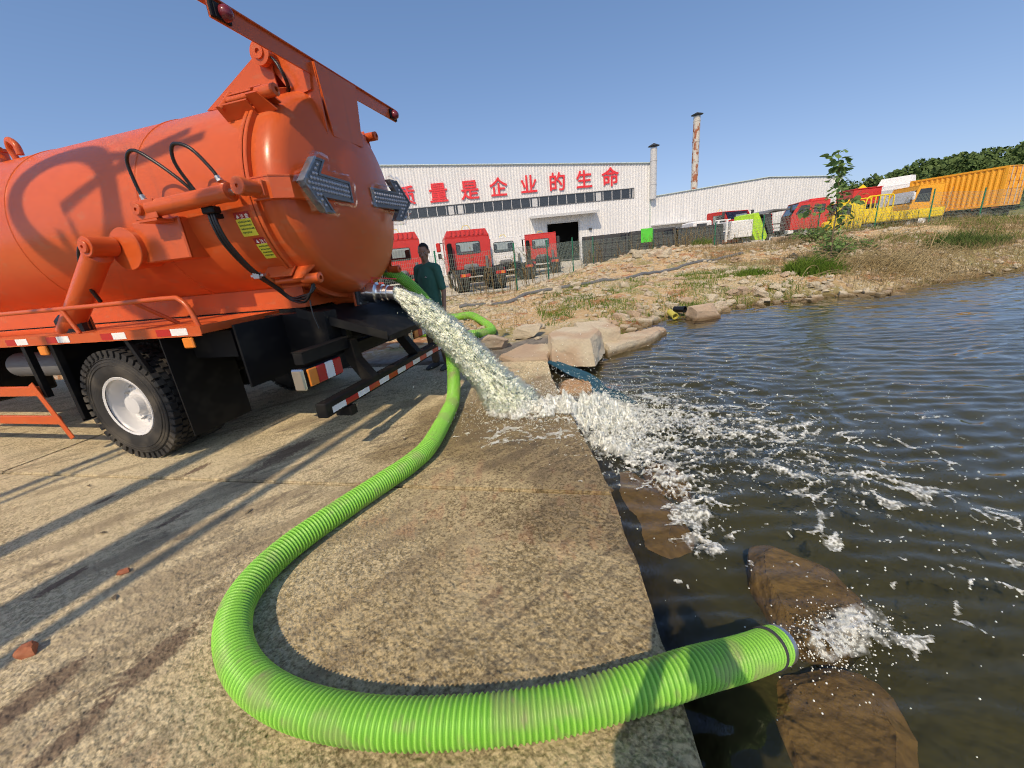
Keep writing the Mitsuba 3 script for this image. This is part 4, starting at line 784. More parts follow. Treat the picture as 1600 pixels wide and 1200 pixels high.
# thin lacy foam creeping over the wet slab
sx, sy = np.meshgrid(np.arange(-.75, .545, .009), np.arange(2.2, 4.4, .009), indexing='ij')
S3 = np.stack([sx, sy, 0 * sx], -1); Sw = S3 + .3 * np.stack([meshkit.fbm(S3 * 3, 3, 81), meshkit.fbm(S3 * 3, 3, 82), 0 * sx], -1)
sd_ = 1.0 * np.exp(-(((sx - .15) / .60) ** 2 + ((sy - 3.25) / .45) ** 2)) + .5 * np.exp(-(((sx - .45) / .25) ** 2 + ((sy - 2.6) / .35) ** 2)) + .45 * np.exp(-(((sx + .3) / .3) ** 2 + ((sy - 3.1) / .2) ** 2))
q1 = np.abs(2 * meshkit.fbm(Sw * np.array([2.2, 5, 1]), 3, 83) - 1); q2 = np.abs(2 * meshkit.fbm(Sw * np.array([6, 9, 1]), 3, 84) - 1)
fs = np.maximum(1 - q1 / np.maximum(.085 * (sd_ - .12), 1e-3), 1 - q2 / np.maximum(.10 * (sd_ - .5), 1e-3)) - .6 * (meshkit.noise(S3 * 45, 85) < .42)
on = fs > 0; ny = sx.shape[1]; qi, qj = np.nonzero(on[:-1, :-1] & on[1:, 1:] & on[1:, :-1] & on[:-1, 1:]); a = qi * ny + qj; b = a + ny
m = trimesh.Trimesh(np.c_[sx.ravel(), sy.ravel(), (.0035 + .010 * np.clip(fs, 0, .8) * meshkit.noise(S3 * 50, 86)).ravel()], np.vstack([np.c_[a, b, b + 1], np.c_[a, b + 1, a + 1]]), process=False); cuv = soft(m, sstep(0, .7, fs))
add('slab_foam', m, 'm_foamlace', SP, smooth=True, uv=cuv)
# bubbles scattered over the pond
nb = 2600
B = np.c_[rng.uniform(.6, 4.5, nb), rng.uniform(.6, 5.2, nb)]
keep = (rng.random(nb) < .12 + .6 * foam_density(B[:, 0], B[:, 1])) & (sdist(B[:, 0], B[:, 1]) < -.03)
B = B[keep]
add('bubbles', balls(np.c_[B, WZ + wave(B[:, 0], B[:, 1]) + .001], rng.uniform(.002, .0055, len(B)) * (1 + .8 * (rng.random(len(B)) < .06))), 'm_foam', 'foam', smooth=True, kind='stuff')

# water boiling up at the hose mouth
ox, oy = np.meshgrid(np.arange(1.05, 1.80, .0075), np.arange(1.02, 1.55, .0075), indexing='ij'); O3 = np.stack([ox, oy, 0 * ox], -1)
u_ = (ox - 1.10) * .95 + (oy - 1.20) * .25; v_ = -(ox - 1.10) * .25 + (oy - 1.20) * .95
ev = np.exp(-(v_ / (.075 + .12 * np.clip(u_, 0, 1))) ** 2) * sstep(-.04, .06, u_) * (1 - sstep(.30, .62, u_))
fo = ev * (.55 + .55 * ridged(O3 * 5.5 + .25 * meshkit.fbm(O3 * 9, 3, 191)[..., None], 192) + .45 * ridged(O3 * 15, 193)) - .42
Zo = WZ + wave(ox.ravel(), oy.ravel()).reshape(ox.shape) + .004 + ev * (.045 * meshkit.fbm(O3 * 9, 3, 195) + .05 * np.exp(-((u_ - .05) / .09) ** 2)) + .012 * meshkit.noise(O3 * 60, 196) * (fo > 0)
on = fo > 0; ny = ox.shape[1]; qi, qj = np.nonzero(on[:-1, :-1] & on[1:, 1:] & on[1:, :-1] & on[:-1, 1:]); a = qi * ny + qj; b = a + ny
m = trimesh.Trimesh(np.c_[ox.ravel(), oy.ravel(), Zo.ravel()], np.vstack([np.c_[a, b, b + 1], np.c_[a, b + 1, a + 1]]), process=False); cuv = soft(m, sstep(0, .45, fo) * .85)
OF = thing('hose_outflow', 'bubbling white water boiling up at the open end of the green hose', 'water'); labels[OF]['kind'] = 'stuff'
add('bubbling_foam', m, 'm_foamlace', OF, smooth=True, uv=cuv)
nq = 700; q_ = np.c_[rng.normal(.20, .16, nq), rng.normal(0, .075, nq)]
C = np.c_[1.10 + q_[:, 0] * .95 - q_[:, 1] * .25, 1.20 + q_[:, 0] * .25 + q_[:, 1] * .95]
add('droplets', balls(np.c_[C, WZ + wave(C[:, 0], C[:, 1]) + .004 + rng.exponential(.012, nq)], rng.uniform(.0015, .0045, nq)), 'm_foam', OF, smooth=True)

# ------------------------------------------------------------------ stones
def rock_mesh(seed, size, sub=3, flat=1.0, cuts=9):
    r = np.random.default_rng(seed)
    pl = m3.Manifold.cube([1.0, 1.0, 1.0], True)
    for _ in range(cuts):
        nrm = r.normal(size=3); nrm /= np.linalg.norm(nrm)
        pl = pl.trim_by_plane((-nrm).tolist(), float(-r.uniform(.36, .56)))
    mm = pl.to_mesh(); m = trimesh.Trimesh(mm.vert_properties[:, :3], mm.tri_verts)
    if sub: 
        v, f = trimesh.remesh.subdivide_to_size(m.vertices, m.faces, 1.0 / (2 ** sub)); m = trimesh.Trimesh(v, f); m.merge_vertices()
        m.vertices += m.vertex_normals * (meshkit.fbm(m.vertices * 3 + seed, 3, seed) - .5)[:, None] * .16
    m.apply_scale(np.array(size)); return m
def rock(seed, xyz, size, rz, label=None, group=None, m='m_stone', tilt=(0, 0), sub=2, name='stone', cat_='stone', cuts=9):
    g = rock_mesh(seed, size, sub, cuts=cuts)
    g.apply_transform(tr(*xyz) @ rotm([0, 0, 1], rz) @ rotm([1, 0, 0], tilt[0]) @ rotm([0, 1, 0], tilt[1]))
    return add(name, g, m, smooth=25, label=label, cat_=cat_, group=group)
def slabrock(pts, z0, z1, seed, label, name='stone', cat_='stone', m='m_stone', skew=(0, 0), taper=.06, crown=(1.0, .93)):
    g = Polygon(pts); c = np.array(g.centroid.coords[0])
    lay = []
    hull = []
    for z, s in ((z0, 1 + taper), (z0 + (z1 - z0) * .85, crown[0]), (z1, crown[1])):
        for p in np.array(pts, float): hull.append([*(c + (p - c) * s + np.array(skew) * (z - z0)), z])
    mm = trimesh.convex.convex_hull(np.array(hull))
    v, f = trimesh.remesh.subdivide_to_size(mm.vertices, mm.faces, .07); mm = trimesh.Trimesh(v, f); mm.merge_vertices()
    mm.vertices += mm.vertex_normals * (meshkit.fbm(mm.vertices * 5 + seed, 4, seed) - .5)[:, None] * .07
    return add(name, mm, m, smooth=30, label=label, cat_=cat_)
slabrock([(.64, 5.62), (1.20, 5.45), (1.50, 6.1), (1.45, 6.6), (.95, 6.6), (.64, 6.15)], -.10, .26, 5, 'big pale broken concrete block at the corner of the quay', skew=(0, .35))
slabrock([(1.25, 6.6), (1.95, 6.65), (1.9, 7.4), (1.3, 7.5)], -.25, .17, 6, 'pale flat topped boulder behind the big concrete block', skew=(0, .2))
slabrock([(1.6, 6.2), (2.5, 6.75), (2.9, 7.3), (2.2, 7.3), (1.6, 6.8)], -.35, -.06, 8, 'low sandy slab of rock running into the water beside the boulder')
slabrock([(.05, 5.72), (.56, 5.64), (.75, 6.5), (.3, 6.75), (-.15, 6.1)], -.2, .045, 9, 'pinkish flat stone slab at the end of the quay', taper=.02)
slabrock([(2.5, 7.0), (3.05, 7.45), (3.0, 7.75), (2.5, 7.5)], -.3, -.10, 12, 'small wet ledge of stone at the waterline past the boulder')
rock(31, (-.32, 6.75, .08), (.60, .45, .34), 20, 'dark grey boulder in the shade beyond the falling water')
rock(33, (.40, 7.55, .10), (.50, .34, .22), -20, 'flat greenish grey stone between the green hose loop and the concrete block')
rock(34, (4.35, 8.62, -.10), (.66, .42, .36), 10, 'pale pointed stone lying alone at the waterline')
def sunken(pts, top, seed, label):
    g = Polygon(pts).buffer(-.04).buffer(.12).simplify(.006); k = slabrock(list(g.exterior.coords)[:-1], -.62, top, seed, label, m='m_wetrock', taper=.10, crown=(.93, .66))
sunken([(.50, 3.05), (.85, 2.95), (1.02, 2.40), (1.00, 2.05), (.82, 1.78), (.56, 1.74), (.50, 2.2)], -.235, 71, 'long brown ledge of rock under the shallow water against the quay')
sunken([(.57, 1.66), (.68, 1.58), (.64, 1.40), (.54, 1.42)], -.25, 72, 'small brown rock under the water by the quay wall')
sunken([(1.40, 1.92), (1.60, 1.72), (1.60, 1.52), (1.34, 1.32), (1.20, 1.36), (1.27, 1.70)], -.262, 73, 'rounded brown rock under the water beyond the hose end')
sunken([(1.04, 1.14), (1.34, 1.14), (1.30, .97), (1.12, .80), (.84, .80), (.88, 1.0)], -.275, 74, 'large brown rock under the water below the hose end')
sunken([(1.08, 2.95), (1.25, 2.8), (1.2, 2.55), (1.05, 2.6)], -.25, 75, 'brown rock under the foam')
sunken([(.70, 5.15), (1.05, 5.0), (1.0, 4.7), (.66, 4.75)], -.15, 76, 'reddish rock under the blue cloth')
# stones along the shore and over the bank
VAR = [rock_mesh(200 + i, (1, 1, 1), 1, cuts=8) for i in range(10)]
SH = np.array(LAKE.exterior.coords[7:17])
seg = resample(np.c_[SH, np.zeros(len(SH))][:8], .05)
cnt = 0
def scatter_stone(x, y, s, lab, grp):
    z = float(ground_z([x], [y])[0])
    g = VAR[int(rng.integers(10))].copy(); g.apply_scale(np.array([s, s * rng.uniform(.6, .95), s * rng.uniform(.4, .75)]))
    g.apply_transform(tr(x, y, max(z, WZ - .1) + s * .12) @ rotm([0, 0, 1], rng.uniform(0, 360)) @ rotm([1, 0, 0], rng.uniform(-15, 15)))
    add('stone', g, 'm_stone', smooth=25, label=lab, cat_='stone', group=grp)
def stone_at(x, y, s, where):
    lab = ('small' if s < .2 else 'middling' if s < .27 else 'large') + ' pale stone ' + where
    scatter_stone(x, y, s, lab, 'stones ' + where + (', small' if s < .2 else ', middling' if s < .27 else ', large'))
for i in range(95):
    p = seg[int(rng.integers(len(seg) * .12, len(seg)))]; nrm = rng.uniform(-.15, 1.0)
    x, y = p[0] - .35 * nrm + rng.normal(0, .1), p[1] + nrm * 1.0
    if 1.5 < x < 16: stone_at(x, y, rng.uniform(.12, .32) * (1.5 if x > 9 else 1), 'at the waterline ' + ('between the concrete block and the yellow pipe end' if x < 3.8 else 'right of the pipe ends and left of the weeds' if x < 7.2 else 'below the weeds under the sapling' if x < 9.3 else 'below the heap of dry reeds' if x < 12 else 'right of the dry reeds'))
for i in range(60):
    x = rng.uniform(1.5, 15); y = rng.uniform(12, 22) if x < 9 else rng.uniform(13, 22)
    if y < fence_np(np.array(x)) - 1.2: stone_at(x, y, rng.uniform(.15, .36), 'on the dirt ' + ('left of the concrete block' if x < 2 else 'slope in front of the red lorries' if x < 5.5 and y > 14 else 'slope near the pipe ends' if x < 5.5 else 'slope in front of the left dark container' if x < 8.5 else 'slope in front of the middle dark container' if x < 11.5 else 'slope below the kerb wall'))
for i in range(10):
    x = rng.uniform(6, 8.6); y = rng.uniform(17.5, 21.5); stone_at(x, y, rng.uniform(.3, .55), 'on top of the mound ' + ('before the leftmost dark container' if x < 7.3 else 'before the middle dark container'))
npb = 4200
X = rng.uniform(-6, 18, npb); Y = rng.uniform(6.6, 24, npb)
ok = (Y < fence_np(X) - .4) & (sdist(X, Y) > .05) & (meshkit.fbm(np.c_[X * .8, Y * .8, 0 * X], 3, 91) > .46); X, Y = X[ok], Y[ok]
Zp = ground_z(X, Y); V0 = trimesh.creation.icosphere(subdivisions=0); ms_v, ms_f = [], []
for i in range(len(X)):
    s = rng.uniform(.025, .08) * (1 + .05 * Y[i]) ; q = V0.vertices * (1 + rng.normal(0, .22, (12, 1))) * np.array([s, s * .8, s * .55]); q = q @ Ro.from_euler('z', rng.uniform(0, 6)).as_matrix().T
    ms_v.append(q + [X[i], Y[i], Zp[i] + s * .2]); ms_f.append(V0.faces + 12 * i)
add('pebbles', trimesh.Trimesh(np.vstack(ms_v), np.vstack(ms_f), process=False), 'm_stone', smooth=False, label='small pale pebbles strewn over the dirt bank', cat_='pebbles', kind='stuff')
rock(401, (-2.30, 1.40, .022), (.062, .05, .055), 25, 'broken lump of red brick lying on the concrete', m='m_brick', name='brick_lump', cat_='brick')
rock(402, (-2.30, 1.88, .010), (.05, .035, .02), 25, 'small dark red chip of brick on the concrete near the wheel shadows', m='m_brick', name='brick_chip', cat_='brick chip', sub=1)
for k, (x, y) in enumerate(((-2.86, 2.30), (-1.9, 2.35), (-3.6, 3.0), (-1.0, 3.35), (-2.2, 1.72))):
    g = trimesh.Trimesh([[0, 0, 0], [.05, .012, .012], [.085, .0, .004], [.045, -.016, .014]], [[0, 1, 3], [1, 2, 3]], process=False); g.apply_transform(tr(x, y, .003) @ rotm([0, 0, 1], k * 77) @ np.diag([.8, .8, .8, 1]))
    add('dead_leaf', g, 'm_bark', smooth=False, label=('curled dead leaf on the left slab by the shadow stripes', 'curled dead leaf between the striped shadows and the hose', 'curled dead leaf at the far left near the joint', 'dead leaf by the hose below the rear bumper', 'dead leaf near the brick lump')[k], cat_='leaf')
# blue cloth in the water
u, w = np.meshgrid(np.linspace(0, 1, 60), np.linspace(0, 1, 22), indexing='ij')
cl = spline([(.56, 5.62, -.02), (.80, 5.32, -.10), (1.0, 5.02, -.15), (1.08, 4.72, -.185), (1.18, 4.40, -.20), (1.36, 4.12, -.215)], 24); cl = np.stack([np.interp(u, np.linspace(0, 1, len(cl)), cl[:, k]) for k in range(3)], -1)
wid = .05 + .17 * np.sin(np.pi * np.clip(u * .9 + .08, 0, 1))
cl[..., 0] += (w - .4) * wid * 1.0; cl[..., 1] += (w - .4) * wid * .9
cl[..., 2] += .03 * np.sin(w * 14 + u * 7) * (.4 + u) * .8 + .02 * np.sin(w * 31 + u * 19) * .6
nn = 22; i, j = np.meshgrid(np.arange(59), np.arange(21), indexing='ij'); a = (i * nn + j).ravel(); b = a + nn
add('blue_cloth', trimesh.Trimesh(cl.reshape(-1, 3), np.vstack([np.c_[a, b, b + 1], np.c_[a, b + 1, a + 1]]), process=False), 'm_tarp', smooth=True, label='crumpled dark blue cloth trailing from the quay corner into the water', cat_='cloth')
# pipe ends at the waterline
for nm, c, d, mm, lb in (('drain_outlet', (3.75, 8.75, -.10), (.1, -1, -.25), 'm_pipeyellow', 'short yellow pipe end poking out of the bank at the waterline'), ('drain_outlet', (4.05, 8.98, -.02), (.6, -1, .05), 'm_blackhose', 'short black pipe end next to the yellow one at the waterline')):
    add(nm, along(lathe([(.055, -.22), (.068, -.22), (.068, .02), (.076, .02), (.076, .05), (.057, .05), (.055, -.22)], 24), c, d), mm, smooth=30, label=lb, cat_='pipe')

# ------------------------------------------------------------------ factory halls
def WM(x): return 48.5 + .055 * (x + 9)
def wl(x, z, out=0.0): return np.array([x, WM(x) - out, z])
def wall_strip(poly, pitch=.34, depth=.06, holes=()):
    """upright corrugated sheet over a polygon in (x, z) on the facade line"""
    g = Polygon(poly)
    for h in holes: g = g.difference(shapely.box(*h))
    x0, z0, x1, z1 = g.bounds; parts = []
    xs = np.arange(x0, x1, pitch / 2)
    for k, x in enumerate(xs):
        c = g.intersection(shapely.box(x, z0, min(x + pitch / 2, x1), z1))
        for q in getattr(c, 'geoms', [c]):
            if q.is_empty or q.geom_type != 'Polygon' or q.area < 1e-4: continue
            P = np.array(shapely.geometry.polygon.orient(q).exterior.coords[:-1])
            o = np.where(np.abs(P[:, 0] - x) < 1e-6, (depth if k % 2 else 0), (0 if k % 2 else depth))
            t_ = shapely.constrained_delaunay_triangles(q) if hasattr(shapely, 'constrained_delaunay_triangles') else None
            idx = [[0, i, i + 1] for i in range(1, len(P) - 1)]
            parts.append(trimesh.Trimesh(np.c_[P[:, 0], WM(P[:, 0]) - o, P[:, 1]], idx, process=False))
    return cat(parts)
def fbox(x0, x1, z0, z1, o0, o1, b=0):
    """box on the facade: from x0 to x1, z0 to z1, standing out from o0 to o1"""
    m = bx(x0, x1, -o1, -o0, z0, z1, b); v = m.vertices; v[:, 1] += WM(v[:, 0]); return m
A_ = thing('factory_hall', 'tall white corrugated factory hall with red lettering and a dark window band', 'building')
RL, RR, XR = 12.0, 9.95, 18.1
rz = lambda x: RR + (RL - RR) * (XR - x) / (XR + 11.5)
gate = (5.75, 0, 9.75, 4.75)
band = (-11.8, 6.58, 16.2, 7.55)
apex = -22.0
add('wall', wall_strip([(-62, 0), (XR, 0), (XR, RR), (apex, rz(apex)), (-62, 9.4)], holes=(gate, band)), 'm_wall', A_, smooth=False, label='white corrugated front wall', kind='stuff')
rd = 46
rv = np.array([[-62, WM(-62), 9.45], [apex, WM(apex), rz(apex) + .05], [XR + .15, WM(XR), RR + .05]])
rm = np.vstack([rv - [0, .25, 0], rv + [0, rd, 0]])
add('roof', trimesh.Trimesh(rm, [[0, 1, 4], [0, 4, 3], [1, 2, 5], [1, 5, 4]], process=False), 'm_roof', A_, smooth=False)
add('roof_trim', cat([tube([wl(apex, rz(apex) + .06, .12), wl(XR, RR + .06, .12)], .09, 6), fbox(XR - .01, XR + .12, 0, RR, -.1, .1)]), 'm_roof', A_, smooth=False)
add('side_wall', trimesh.Trimesh([[XR, WM(XR), 0], [XR, WM(XR) + rd, 0], [XR, WM(XR) + rd, RR], [XR, WM(XR), RR]], [[0, 1, 2], [0, 2, 3]], process=False), 'm_wall', A_, smooth=False)
WB = add('window_band', cat([fbox(-11.8, 16.2, 6.52, 6.579, -.1, .09), fbox(-11.8, 16.2, 7.551, 7.61, -.1, .09), fbox(16.2, 16.26, 6.52, 7.61, -.1, .09)]), 'm_grey', A_, smooth=False)
px = -11.75; k = 0
while px < 16.1:
    e = min(px + 1.06, 16.19)
    add('pane', fbox(px, e - .07, 6.58, 7.55, -.08, -.03), 'm_glassdark', WB, smooth=False)
    if k in (6, 7, 15, 22): add('pane_poster', fbox(px + .2, e - .25, 6.6, 7.5, -.0299, -.02), 'm_lgrey', WB, smooth=False, label='pale window pane catching the light')
    add('mullion', fbox(e - .069, e - .001, 6.58, 7.55, -.08, .02), 'm_lgrey', WB, smooth=False)
    px += 1.06; k += 1
for ch, x, sz in zip('质量是企业的生命', (-9.56, -6.02, -2.54, .68, 4.1, 7.33, 10.42, 13.45), (2.02, 2.12, 2.1, 2.03, 2.0, 2.0, 1.95, 2.05)):
    g = glyph(ch, sz, .08); v = g.vertices
    q = np.c_[x + v[:, 0], np.zeros(len(v)) - .12 - v[:, 2], 8.95 + v[:, 1]]; q[:, 1] += WM(q[:, 0])
    add('character', trimesh.Trimesh(q, g.faces, process=False), 'm_redsign', A_, smooth=False, label='red wall character ' + ch)
add('canopy', cat([fbox(3.95, 11.75, 5.38, 5.52, .05, 1.6), fbox(3.95, 11.75, 5.25, 5.379, 1.5, 1.6)]), 'm_lgrey', A_, smooth=False, label='canopy over the open gate')
GT = add('gate', cat([fbox(5.75, 5.9, 0, 4.75, -.3, .05), fbox(9.6, 9.75, 0, 4.75, -.3, .05), fbox(5.9, 9.6, 4.6, 4.75, -.3, .05)]), 'm_lgrey', A_, smooth=False, label='open gateway into the dark hall')
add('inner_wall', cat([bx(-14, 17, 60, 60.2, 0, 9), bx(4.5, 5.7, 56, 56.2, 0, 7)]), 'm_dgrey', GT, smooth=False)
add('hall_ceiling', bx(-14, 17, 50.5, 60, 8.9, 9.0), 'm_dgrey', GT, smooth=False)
add('hall_floor', bx(-14, 17, 50, 60, 0.42, .45), 'm_grey', GT, smooth=False)
add('wall_lamp', fbox(10.8, 11.1, 3.55, 3.75, .06, .3), 'm_dgrey', A_, smooth=False)
add('roof_vent', cat([cyl([14.4, 52, rz(14.4) - .5], [14.4, 52, rz(14.4) + .25], .25, 12), cyl([14.4, 52, rz(14.4) + .30], [14.4, 52, rz(14.4) + .36], .5, 16)]), 'm_grey', A_)
def stack(x, y, z0, z1, r, mm, lab):
    k = thing('chimney', lab, 'chimney')
    add('pipe', lathe([(0, z0), (r, z0), (r, z1), (r - .04, z1), (r - .04, z1 - .5), (0, z1 - .5)], 24), mm, k, M=tr(x, y, 0))
    for zz in np.arange(z0 + 1.5, z1, 2.4): add('collar', lathe([(r, zz), (r + .035, zz), (r + .035, zz + .08), (r, zz + .08)], 24), mm, k, M=tr(x, y, 0))
    add('rain_cap', lathe([(r * 1.8, z1 + .20), (.03, z1 + .50), (0, z1 + .5), (0, z1 + .2)], 20), 'm_dgrey', k, M=tr(x, y, 0))
    add('cap_stay', cat([cyl([x + r * .8 * math.cos(a), y + r * .8 * math.sin(a), z1 - .1], [x + r * .9 * math.cos(a), y + r * .9 * math.sin(a), z1 + .3], .02, 6) for a in (0, 2.1, 4.2)]), 'm_dgrey', k)
    return k
stack(18.35, WM(18) - .45, 6.2, 11.4, .36, 'm_lgrey', 'short pale metal flue at the right corner of the tall hall')
stack(27.95, 60, 5.0, 16.7, .43, 'm_rusty', 'tall thin rust streaked chimney rising behind the low hall')
B_ = thing('low_hall', 'lower white corrugated hall with a shallow gable beside the tall hall', 'building')
XL2, XR2 = 18.25, 41.6
add('wall', wall_strip([(XL2, 0), (XR2, 0), (XR2, 6.75), (32.4, 7.35), (XL2, 6.42)], holes=((18.5, 0, 22.0, 2.95),)), 'm_wall', B_, smooth=False, label='white corrugated gable wall', kind='stuff')
rv = np.array([[XL2, WM(XL2), 6.46], [32.4, WM(32.4), 7.40], [XR2 + .1, WM(XR2), 6.8]]); rm = np.vstack([rv - [0, .2, 0], rv + [0, rd, 0]])
add('roof', trimesh.Trimesh(rm, [[0, 1, 4], [0, 4, 3], [1, 2, 5], [1, 5, 4]], process=False), 'm_roof', B_, smooth=False)
add('roof_trim', cat([tube([wl(XL2, 6.48, .1), wl(32.4, 7.42, .1), wl(XR2, 6.82, .1)], .07, 6), fbox(XR2, XR2 + .12, 0, 6.8, -.1, .1)]), 'm_roof', B_, smooth=False)
add('side_wall', trimesh.Trimesh([[XR2, WM(XR2), 0], [XR2, WM(XR2) + rd, 0], [XR2, WM(XR2) + rd, 6.75], [XR2, WM(XR2), 6.75]], [[0, 1, 2], [0, 2, 3]], process=False), 'm_wall', B_, smooth=False)
add('canopy', fbox(18.3, 23.6, 3.25, 3.36, .05, 1.4), 'm_lgrey', B_, smooth=False, label='small canopy over the doorway')
D_ = add('doorway', cat([fbox(18.5, 18.6, 0, 2.95, -.2, .05), fbox(21.9, 22.0, 0, 2.95, -.2, .05), fbox(18.6, 21.9, 2.85, 2.95, -.2, .05)]), 'm_lgrey', B_, smooth=False)
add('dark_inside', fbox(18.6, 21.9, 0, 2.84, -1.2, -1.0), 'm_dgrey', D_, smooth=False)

# ------------------------------------------------------------------ fence, kerb wall
FN = thing('mesh_fence', 'green post and wire mesh fence running along the bank in front of the parked trucks', 'fence')
FP = [(-9.0, 16.5), (-5.8, 16.75), (-2.6, 16.95), (.62, 17.2), (2.3, 19.9), (4.0, 22.6), (5.75, 25.4), (9.6, 25.85), (13.3, 25.5), (16.2, 25.4), (19.2, 24.9), (22.2, 24.4), (25.2, 24.2), (28.3, 24.3), (31.5, 24.6), (35.5, 25.2), (40, 26)]
fz = ground_z([p[0] for p in FP], [p[1] for p in FP])
wires = []
for (p, q, za, zb) in zip(FP[:-1], FP[1:], fz[:-1], fz[1:]):
    p, q = np.array(p), np.array(q); L = np.linalg.norm(q - p)
    nv = int(L / .075)
    for k in range(1, nv):
        t_ = k / nv; c = p + (q - p) * t_; z = za + (zb - za) * t_
        wires.append(cyl([*c, z + .06], [*c, z + 1.72], .0050, 3, cap=False))
    for h in (.08, .24, .40, .56, .72, .88, 1.04, 1.20, 1.36, 1.52, 1.70):
        wires.append(cyl([*p, za + h], [*q, zb + h], .0050, 3, cap=False))
mat('m_wire', (.30, .38, .33), .6)
add('wire_mesh', cat(wires), 'm_wire', FN, smooth=False, kind='stuff')
for (p, z) in zip(FP, fz):
    q = add('post', cyl([*p, z - .3], [*p, z + 1.86], .032, 12), 'm_greenpost', FN)
    add('post_cap', cyl([*p, z + 1.86], [*p, z + 1.90], .038, 12), 'm_greenpost', q)
add('notice', bx(8.78, 9.5, 25.62, 25.635, 1.52, 2.32), 'm_greensign', smooth=False, label='plain bright green notice board hung on the wire fence', cat_='sign')
KW = thing('kerb_wall', 'low pinkish concrete kerb wall under the fence to the right of the dark containers', 'wall')
for k, (x0, x1) in enumerate(((13.6, 16.6), (16.63, 19.6), (19.63, 22.6), (22.63, 26), (26.03, 30))):
    y0, y1 = [np.interp(v, [p[0] for p in FP], [p[1] for p in FP]) - .12 for v in (x0, x1)]
    z = ground_z([(x0 + x1) / 2], [(y0 + y1) / 2])[0]; L = math.hypot(x1 - x0, y1 - y0)
    m = box([0, 0, 0], [L - .02, .24, .85 if k < 2 else .36], .02); m.apply_transform(tr((x0 + x1) / 2, (y0 + y1) / 2, z) @ rotm([0, 0, 1], math.degrees(math.atan2(y1 - y0, x1 - x0))))
    add('block', m, 'm_stone', KW, smooth=False)

# ------------------------------------------------------------------ vehicles in the yard
def place(x, y, deg, z=None):
    z = float(ground_z([x], [y])[0]) if z is None else z
    return tr(x, y, z) @ rotm([0, 0, 1], deg)
TY = lathe([(.26, -.13), (.40, -.14), (.47, -.13), (.5, -.10), (.5, .10), (.47, .13), (.40, .14), (.26, .13)], 28)
RI = lathe([(.27, -.12), (.25, -.06), (.2, -.02), (.12, -.04), (.1, -.10), (0, -.10)], 20)
def vwheel(root, M, x, y, side, r=1.0):
    B = M @ tr(x, y, .5 * r) @ rotm([0, 1, 0], 90 if side > 0 else -90) @ np.diag([r, r, 1, 1])
    w = add('wheel', TY, 'm_tyre', root, M=B, smooth=40)
    add('rim', RI, 'm_rim', w, M=B @ np.diag([1, 1, -1, 1]), smooth=40)
    return w
def glass_frame(x0, x1, z0, z1, y, t=.03): 
    g = shapely.box(x0, z0, x1, z1).buffer(-.05).buffer(.05); o = g.buffer(.045)
    return g, o
def cab_mesh(W, L, z0, z1, roof, b=.12):
    """cab shell as a hollow of panels: y from 0 (rear wall) to L (windscreen)"""
    pr = [(0, z0), (L * .97, z0), (L, z0 + .7), (L - .06, z0 + 1.0), (L - .38, z1), (0, z1)]
    return pr
